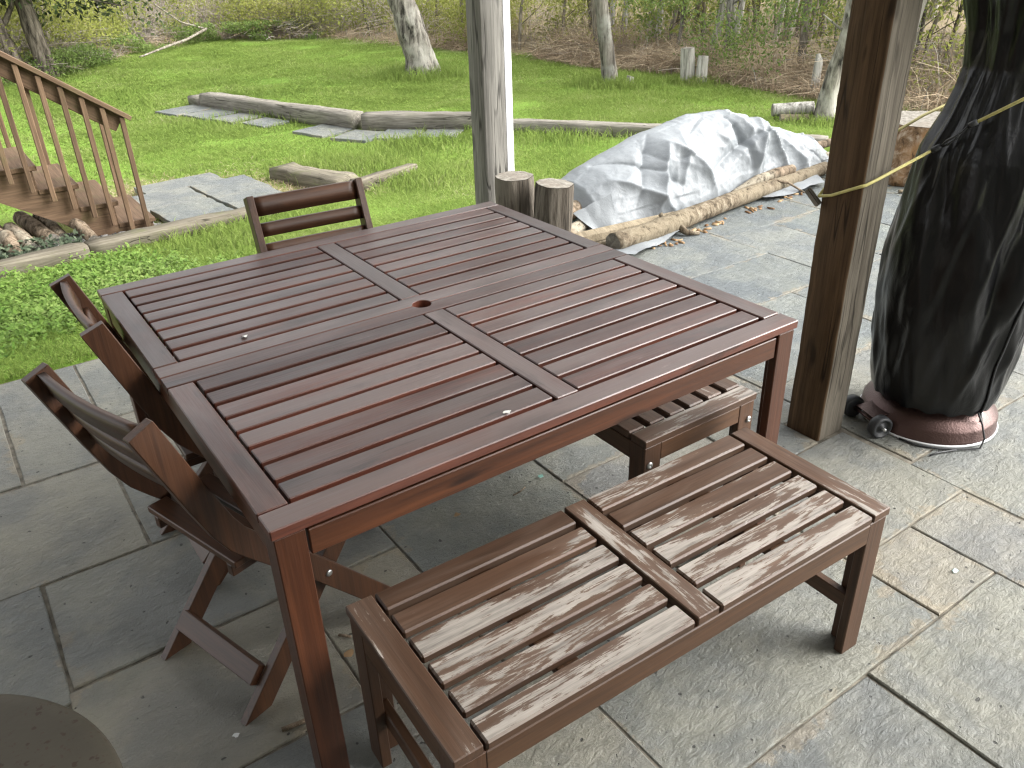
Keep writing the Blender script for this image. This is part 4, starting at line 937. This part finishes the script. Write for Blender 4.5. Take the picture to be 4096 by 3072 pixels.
# longer tufts round trunks and timbers
for (cx, cy, r, n, hh) in [(7.26, 12.4, .7, 2500, .26), (8.95, 9.2, .6, 2200, .22), (8.62, 5.1, .4, 900, .16), (10.0, 8.5, .4, 700, .18), (5.9, 6.6, .8, 1500, .17), (4.6, 7.6, .7, 1500, .16), (3.2, 7.1, .5, 2200, .17), (3.5, 5.9, .5, 1800, .14), (1.5, 5.35, .6, 1500, .12), (3.5, 10.6, .8, 1500, .15)]:
    x = rng.normal(cx, r*.55, n); y = rng.normal(cy, r*.55, n); k = clear(x, y); P = np.stack([x, y, gz(x, y)-.005], 1)[k]
    parts.append(blades(P, hh*rng.uniform(.5, 1.2, len(P)), np.full(len(P), .009), rng.uniform(.2, .9, len(P)), rng))
V, Q, T = join_np(parts)
tag(link('lawn_grass', np_mesh('lawn_grass', V, [Q, T], M['grass'])), 'bright green spring lawn grass', 'grass', kind='stuff')
# leafy ground cover in front of the edging timber, ivy behind it
x = rng.uniform(-1.0, 1.6, 16000); y = rng.uniform(2.9, 5.5, 16000)
dens = np.clip(1.25-np.hypot((x+.1)/1.05, (y-4.55)/1.0)+.9*fbm(np.stack([x*1.7, y*1.7, x*0], 1), 3), 0, 1)
k = (rng.uniform(0, 1, len(x)) < dens) & (y < 5.30+.1*x); x, y = x[k], y[k]; hgt = rng.uniform(.02, .11, len(x))
lv = []
for q in range(5):
    a = rng.uniform(0, 2*PI, len(x)); rr = rng.uniform(.006, .022, len(x))
    lv.append(np.stack([x+rr*np.cos(a), y+rr*np.sin(a), gz(x, y)+hgt*(1-.12*q)], 1))
V, Q = quads_leaf(np.concatenate(lv), .0165, rng, .45)
tag(link('ground_cover', np_mesh('ground_cover', V, Q, M['clover'])), 'light green small-leaved ground cover on the bank left of the table', 'ground cover', kind='stuff')
x = rng.uniform(-1.2, .5, 2600); y = rng.uniform(5.5, 6.0, 2600); k = (y > 5.58+.1*x) & (rng.uniform(0, 1, 2600) < np.clip(1.1-(x+.3)*.9, 0, 1)); x, y = x[k], y[k]
V, Q = quads_leaf(np.stack([x, y, gz(x, y)+rng.uniform(.03, .14, len(x))], 1), .026, rng, .5)
tag(link('ivy', np_mesh('ivy', V, Q, M['ivy'])), 'dull green ivy leaves between the log pile and edging timber', 'ivy', kind='stuff')
# straw clippings on bare patches
x = rng.uniform(.2, 3.4, 9000); y = rng.uniform(5.6, 8.4, 9000); k = (rng.uniform(0, 1, 9000) < straw_field(x, y)*.8) & clear(x, y); x, y = x[k], y[k]
V, Q, T = blades(np.stack([x, y, gz(x, y)+.004], 1), np.full(len(x), .06), np.full(len(x), .006), np.full(len(x), 1.9), rng)
tag(link('straw', np_mesh('straw', V, [Q, T], M['straw'])), 'dry straw on the bare patches by the slabs', 'straw', kind='stuff')

# ------------------------------------------------------------------ trees on the lawn
def tree(name, base, spine, rad, bark, label, limbs=(), crown=None, group=None, seg=18, amp=.12, cat='tree', lobes=None):
    z0 = float(gz(*base[:2])) if len(base) == 2 else base[2]
    o = tag(empty(name, (base[0], base[1], z0-.05)), label, cat, group)
    S_ = np.array(spine, float); n = max(14, len(S_)*7); tt = np.linspace(0, 1, n); L = np.linspace(0, 1, len(S_))
    Q = np.stack([np.interp(tt, L, S_[:, k]) for k in range(3)], 1)
    for _ in range(3): Q[1:-1] = (Q[:-2]+2*Q[1:-1]+Q[2:])/4
    ps = [tube_np(Q, np.interp(tt, np.linspace(0, 1, len(rad)), rad), seg, amp, 5, True, .6)]
    for pts, r in limbs:
        P_ = np.array(pts, float); t2 = np.linspace(0, 1, 9); L2 = np.linspace(0, 1, len(P_)); q2 = np.stack([np.interp(t2, L2, P_[:, k]) for k in range(3)], 1)
        ps.append(tube_np(q2, np.linspace(r, r*.4, 9), 8, .12, 6))
    V_, F_, T_ = join_np(ps); link('trunk', np_mesh('trunk', V_, [F_, T_], M[bark], True), o)
    if crown:
        cm, n_, c0, sx, sy, sz, size, mt = crown
        r_ = np.random.default_rng(int(abs(base[0]*97+base[1]*31))); cc = r_.normal(0, 1, (max(6, n_//40), 3))*np.array([sx, sy, sz])*.6+np.array(c0)
        P_ = cc[r_.integers(0, len(cc), n_)]+r_.normal(0, .28, (n_, 3))*np.array([sx, sy, sz])*.6
        V_, Q_ = quads_leaf(P_, size, r_, .8); link('crown', np_mesh('crown', V_, Q_, M[mt]), o)
    return o
CR_ = lambda n, c, sx, sy, sz, s, m_='spring': ('c', n, c, sx, sy, sz, s, m_)
tree('leaning_tree', (7.28, 12.46), [(0, 0, -.1), (-.02, .0, .35), (-.16, .06, 1.0), (-.42, .16, 1.9), (-.55, .25, 3.2), (-.5, .3, 5), (-.6, .4, 7)], [.36, .255, .235, .20, .185, .14, .06], 'bark_pale',
     'thick leaning grey trunk with peeling hollow bark in the lawn', limbs=[([(-.35, .12, 1.5), (-.9, .0, 2.3), (-1.6, -.1, 3.4)], .06), ([(-.5, .2, 2.8), (.3, .1, 3.8), (1.0, .2, 5)], .08), ([(-.5, .3, 4.2), (-1.3, .5, 5.2)], .06)],
     crown=CR_(900, (-.5, .3, 6.2), 1.8, 1.8, 1.2, .06), seg=26, amp=.17)
tree('leaning_tree', (8.91, 9.25), [(0, 0, -.1), (-.05, .02, .4), (-.16, .06, 1.1), (-.22, .12, 1.9), (-.2, .2, 3.5), (-.3, .3, 6)], [.15, .115, .10, .105, .09, .03], 'bark_grey',
     'slim grey trunk with a bleached scar, left of the twin stumps', limbs=[([(-.2, .1, 2.2), (.3, 0, 3.2), (.8, .2, 4.2)], .05), ([(-.2, .1, 2.6), (-.8, 0, 3.6)], .045)], crown=CR_(600, (-.2, .2, 5), 1.3, 1.3, 1, .055), amp=.14)
tree('leaning_tree', (8.62, 5.08), [(0, 0, -.1), (.02, -.02, .4), (.10, -.10, 1.0), (.14, -.12, 1.5), (.22, -.18, 2.4), (.3, -.2, 4), (.25, -.1, 6)], [.15, .10, .088, .085, .075, .06, .02], 'bark_pale',
     'slender pale cracked tree close to the brown post', limbs=[([(.17, -.12, 1.62), (-.02, .10, 1.95), (-.22, .20, 2.25)], .04), ([(.08, -.08, 1.05), (-.15, .08, 1.25)], .018), ([(.22, -.18, 2.4), (.5, -.3, 3.2)], .04)], crown=CR_(500, (.2, -.2, 5), 1.2, 1.2, 1, .055), amp=.16)
tree('snag', (10.36, 6.5), [(0, 0, -.1), (.0, 0, .25), (.01, 0, .5), (0, .02, .60)], [.075, .062, .055, .025], 'bark_dead', 'short bleached snag standing at the wood edge', cat='stump', amp=.1)
cut_log('stump', (9.99, 8.62, -.56), (9.96, 8.64, -.03), .125, .105, 'taller of the twin cut stumps at the wood edge', 'stump', bark='bark_dead'); cut_log('stump', (10.05, 8.40, -.56), (10.09, 8.42, -.14), .095, .085, 'shorter of the twin cut stumps at the wood edge', 'stump', bark='bark_dead')
cut_log('stump', (9.06, 9.02, -.57), (9.10, 9.0, -.40), .075, .06, 'small low stump right of the slim grey trunk', 'stump', bark='bark_dead')
log_('chopped_log', [(8.35, 5.62, -.38), (8.72, 5.30, -.36)], [.075, .085], 'chopped log lying at the foot of the slender pale tree', bark='bark_dead'); log_('chopped_log', [(8.30, 5.45, -.46), (8.55, 5.22, -.45)], [.06, .05], 'broken pale wood lump under the chopped log', bark='peeled')
tree('evergreen_tree', (2.00, 17.75), [(0, 0, -.1), (0, 0, .5), (-.06, 0, 1.4), (-.1, 0, 2.6), (-.05, 0, 5), (0, 0, 7)], [.22, .165, .15, .14, .10, .03], 'bark_dark', 'right one of two evergreen trunks behind the stair rail',
     limbs=[([(-.08, 0, 1.6), (.6, -.3, 1.5), (1.5, -.5, 1.25)], .03), ([(-.08, 0, 1.9), (1.0, -.2, 1.6), (2.4, -.4, 1.35)], .03)], crown=CR_(5200, (.9, -.2, 2.1), 1.7, .9, .65, .055, 'needle'))
tree('evergreen_tree', (1.48, 17.9), [(0, 0, -.1), (-.05, 0, .6), (-.2, 0, 1.5), (-.35, 0, 2.6), (-.4, 0, 5)], [.27, .2, .18, .16, .05], 'bark_dark', 'left one of two evergreen trunks behind the stair rail', limbs=[([(-.1, 0, .8), (.3, -.1, 1.4), (.7, -.2, 2.2)], .06)], crown=CR_(4200, (-.6, -.2, 2.1), 1.5, .9, .7, .055, 'needle'))
log_('fallen_branch', [(4.10, 19.4, -.50), (4.9, 20.2, -.42), (5.6, 20.9, -.36), (6.3, 21.6, -.22)], [.018, .028, .032, .035], 'pale fallen branch lying along the lawn edge at the left', cat='branch', bark='bark_wood', seg=8)
log_('fallen_branch', [(6.2, 21.5, -.2), (5.6, 21.2, .0), (5.0, 20.9, .45)], [.026, .02, .015], 'pale branch arching out of the brush above the fallen one', cat='branch', bark='bark_wood', seg=8)

# ------------------------------------------------------------------ the wood behind the lawn
seglen = np.linalg.norm(np.diff(EDGE, axis=0), axis=1); cum = np.concatenate([[0], np.cumsum(seglen)])
def edge_pts(n, off, t0=0.0, t1=1.0):
    s = rng.uniform(t0, t1, n)*cum[-1]; i = np.clip(np.searchsorted(cum, s)-1, 0, len(seglen)-1); f = (s-cum[i])/seglen[i]
    p = EDGE[i]+(EDGE[i+1]-EDGE[i])*f[:, None]; d = (EDGE[i+1]-EDGE[i])/seglen[i][:, None]; nrm = np.stack([-d[:, 1], d[:, 0]], 1)
    return p+nrm*off[:, None]
def forest_proto(seed, h, r, bark, leaves, lean):
    r_ = np.random.default_rng(seed); n = 7; sp_ = np.stack([np.linspace(0, lean, n)+r_.normal(0, .06, n), r_.normal(0, .06, n), np.linspace(-.2, h, n)], 1); sp_[0, :2] = 0
    limbs = []
    for k in range(7):
        t_ = r_.uniform(.14, .9); a = r_.uniform(0, 2*PI); b = np.array([np.interp(t_, np.linspace(0, 1, n), sp_[:, q]) for q in range(3)]); l = r_.uniform(.5, 1.7)*(1.1-t_*.5)
        limbs.append(([b, b+np.array([math.cos(a)*l*.5, math.sin(a)*l*.5, l*.35]), b+np.array([math.cos(a)*l, math.sin(a)*l, l*.9])], r*.28))
    ps = [tube_np(np.stack([np.interp(np.linspace(0, 1, 16), np.linspace(0, 1, n), sp_[:, q]) for q in range(3)], 1), np.linspace(r, r*.25, 16), 9, .1, 5)]
    tips = []
    for pts, rr in limbs:
        ps.append(tube_np(np.array(pts), [rr, rr*.7, rr*.3], 5, 0)); tips += [pts[1], pts[2]]
    V_, F_, T_ = join_np(ps); tm_ = np_mesh('trunk', V_, [F_, T_], M[bark], True)
    tips = np.array(tips); P_ = tips[r_.integers(0, len(tips), leaves)]+r_.normal(0, .38, (leaves, 3)); V_, Q_ = quads_leaf(P_, .05, r_, .8)
    return tm_, np_mesh('crown', V_, Q_, M['spring'])
PROT = [(forest_proto(1, 5, .065, 'bark_wood', 420, .5), 'slender grey trunk with yellow-green spring leaves in the wood'), (forest_proto(2, 6, .075, 'bark_grey', 420, -.4), 'stouter grey-brown trunk with sparse spring leaves in the wood'),
        (forest_proto(3, 4.5, .038, 'bark_wood', 520, .9), 'thin leaning sapling with yellow-green leaves in the wood'), (forest_proto(4, 5, .075, 'bark_dead', 120, .7), 'bleached bare pale trunk in the wood'), (forest_proto(5, 4.5, .03, 'bark_grey', 520, -.3), 'thin straight sapling with spring leaves in the wood')]
off = np.concatenate([rng.uniform(.8, 7, 60), rng.uniform(5, 18, 80), rng.uniform(1.2, 12, 150)]); FP = np.concatenate([edge_pts(140, off[:140], .18, .93), edge_pts(150, off[140:], .53, .80)])
spec_ = [((11.7, 12.6), 3), ((11.95, 12.5), 3), ((12.0, 9.6), 3), ((13.3, 7.0), 3), ((13.0, 5.2), 3), ((13.4, 5.0), 3), ((12.6, 4.6), 3)]
for q in range(len(FP)+len(spec_)):
    (x_, y_), pi_ = (spec_[q-len(FP)] if q >= len(FP) else (FP[q], int(rng.choice(5, p=[.30, .10, .28, .14, .18]))))
    P_ = np.array([[x_, y_, float(gz(x_, y_))]])
    if not in_view(P_+np.array([[0, 0, 1.2]]), .12)[0]: continue
    (tm_, cm_), lb = PROT[pi_]
    o = tag(empty('forest_tree', tuple(P_[0]), rng.uniform(0, 2*PI) if pi_ != 3 else rng.uniform(-.6, .6)), lb, 'tree', 'trees in the wood, '+['grey', 'dark', 'leaning', 'bleached', 'thin'][pi_]); s_ = rng.uniform(.75, 1.25); o.scale = (s_, s_, s_)
    link('trunk', tm_, o); link('crown', cm_, o)
# bramble stems
def strips(P, h, lean, w, rng_, seg=4):
    n = len(P); a = rng_.uniform(0, 2*PI, n); ld = np.stack([np.cos(a), np.sin(a), 0*a], 1); rows = []
    wd = np.stack([-np.sin(a), np.cos(a), 0*a], 1)
    tw = rng_.normal(0, .8, (n, 1)); wd = wd*np.cos(tw)+np.array([0, 0, 1.])*np.sin(tw)
    for k in range(seg+1):
        f = k/seg; c = P+np.array([0, 0, 1.])*(h*(f-.55*lean*f*f))[:, None]+ld*(h*lean*f*f*1.1)[:, None]+rng_.normal(0, .02, (n, 3))*f; rows += [c-wd*(w*(1-.6*f))[:, None]/2, c+wd*(w*(1-.6*f))[:, None]/2]
    V_ = np.stack(rows, 1).reshape(-1, 3); m_ = 2*(seg+1); o = np.arange(n)[:, None]*m_
    return V_, np.concatenate([o+np.array([[2*k, 2*k+1, 2*k+3, 2*k+2]]) for k in range(seg)])
def on_ground(p, dz=0.0): return np.stack([p[:, 0], p[:, 1], gz(p[:, 0], p[:, 1])+dz], 1)
def vis(P, m=.1): return P[in_view(P+np.array([0, 0, .5]), m)]
def wob(n, amp=.55): return amp*rng.normal(0, 1, n)*0
def region(n, x0, x1, y0, y1):
    p = np.stack([rng.uniform(x0, x1, n), rng.uniform(y0, y1, n)], 1); return p[outside(p[:, 0], p[:, 1]) > .8]
P = vis(on_ground(np.concatenate([region(11000, 2, 14, 20, 36), edge_pts(15000, rng.gamma(1.5, 1.8, 15000)-.1, .13, .42), edge_pts(3600, rng.gamma(1.8, 1.8, 3600)-.1, .40, .95), edge_pts(2500, rng.uniform(3, 14, 2500), .15, .95), edge_pts(9000, rng.uniform(.5, 9, 9000), .20, .42)])))
ec = fbm(np.stack([P[:, 0]*.8, P[:, 1]*.8, P[:, 0]*0+9], 1), 3); od = outside(P[:, 0], P[:, 1]); k = od > .1-ec*2.2; P = P[k]; ec = ec[k]; od = od[k]
V, Q = strips(P, rng.uniform(.2, 1.25, len(P))*(1+ec)*np.clip(.35+od*.5, .3, 1), rng.uniform(.2, 1.4, len(P)), rng.uniform(.008, .019, len(P)), rng)
tag(link('bramble', np_mesh('bramble', V, Q, M['bramble'])), 'tangled brown bramble stems along the lawn edge', 'brush', kind='stuff')
# dry tall grass tufts
P = vis(on_ground(np.concatenate([edge_pts(13000, rng.gamma(1.6, .55, 13000)-.1, .50, .70), edge_pts(5000, rng.gamma(1.6, .5, 5000)-.1, .70, .95), edge_pts(2500, rng.gamma(1.4, .4, 2500), .13, .5)])))
cl = fbm(np.stack([P[:, 0]*.9, P[:, 1]*.9, P[:, 0]*0+5], 1), 3); P = P[cl > -.25]
od = outside(P[:, 0], P[:, 1]); cl = fbm(np.stack([P[:, 0]*1.3, P[:, 1]*1.3, P[:, 0]*0+7], 1), 2)
V, Q = strips(P, rng.uniform(.25, 1.0, len(P))*np.clip(.3+od*.6, .22, 1)*(1+cl), rng.uniform(.25, 1.5, len(P)), rng.uniform(.007, .014, len(P)), rng, 3)
tag(link('dry_grass', np_mesh('dry_grass', V, Q, M['straw'])), 'tan dry tall grass along the wood edge', 'grass', kind='stuff')
# understorey leaves
def leaf_cloud(n, off, t0, t1, zlo, zhi, size, mat, name, label, cut=0.0, sc=.8):
    P = on_ground(edge_pts(n, off, t0, t1)); P[:, 2] += rng.uniform(0, 1, n)**1.2*(zhi-zlo)+zlo
    c = fbm(P*np.array([sc, sc, sc*1.4]), 4); P = vis(P[c > cut]); V, Q = quads_leaf(P, size, rng, .8)
    tag(link(name, np_mesh(name, V, Q, M[mat])), label, 'foliage', kind='stuff')
leaf_cloud(230000, rng.gamma(1.5, 1.6, 230000)+.0, .13, .55, .02, 1.9, .036, 'spring', 'spring_undergrowth', 'yellow-green spring undergrowth left of the grey post', cut=.0)
leaf_cloud(70000, rng.gamma(1.3, .7, 70000)-.35, .13, .42, .0, .45, .030, 'shrubgreen', 'edge_weeds', 'fresh green weeds along the left lawn edge', cut=.0, sc=1.0)
leaf_cloud(135000, rng.gamma(1.7, 2.4, 135000)+.4, .52, .96, .05, 2.4, .034, 'spring', 'wood_foliage', 'yellow-green spring foliage through the wood on the right', cut=.02)
leaf_cloud(20000, rng.gamma(2.0, .5, 20000)+.1, .60, .70, .1, 1.2, .030, 'shrubgreen', 'edge_shrubs', 'fresh green shrub leaves at the wood edge near the twin stumps', cut=.0)
leaf_cloud(60000, rng.uniform(2, 11, 60000), .2, .44, .05, 1.6, .045, 'spring', 'slope_foliage', 'spring foliage over the bramble slope at the upper left', cut=.03)
P = on_ground(region(60000, 2, 14, 20, 37)); P[:, 2] += rng.uniform(0, 1, len(P))**1.3*1.8; P = vis(P[fbm(P*.7, 4) > .0]); V, Q = quads_leaf(P, .05, rng, .8)
tag(link('corner_foliage', np_mesh('corner_foliage', V, Q, M['spring'])), 'thin spring foliage in the far corner of the lawn', 'foliage', kind='stuff')
leaf_cloud(26000, rng.uniform(8, 24, 26000), .1, .96, .1, 2.8, .08, 'spring', 'far_foliage', 'pale spring foliage deep in the wood', cut=.0)
P = vis(on_ground(edge_pts(900, rng.uniform(8, 34, 900), .05, .98)), .15); V, Q = strips(P, rng.uniform(2.5, 4.5, len(P)), rng.uniform(0, .12, len(P)), rng.uniform(.06, .2, len(P)), rng)
tag(link('distant_wood', np_mesh('distant_wood', V, Q, M['bramble'])), 'distant bare trunks deep in the wood', 'wood', kind='stuff')
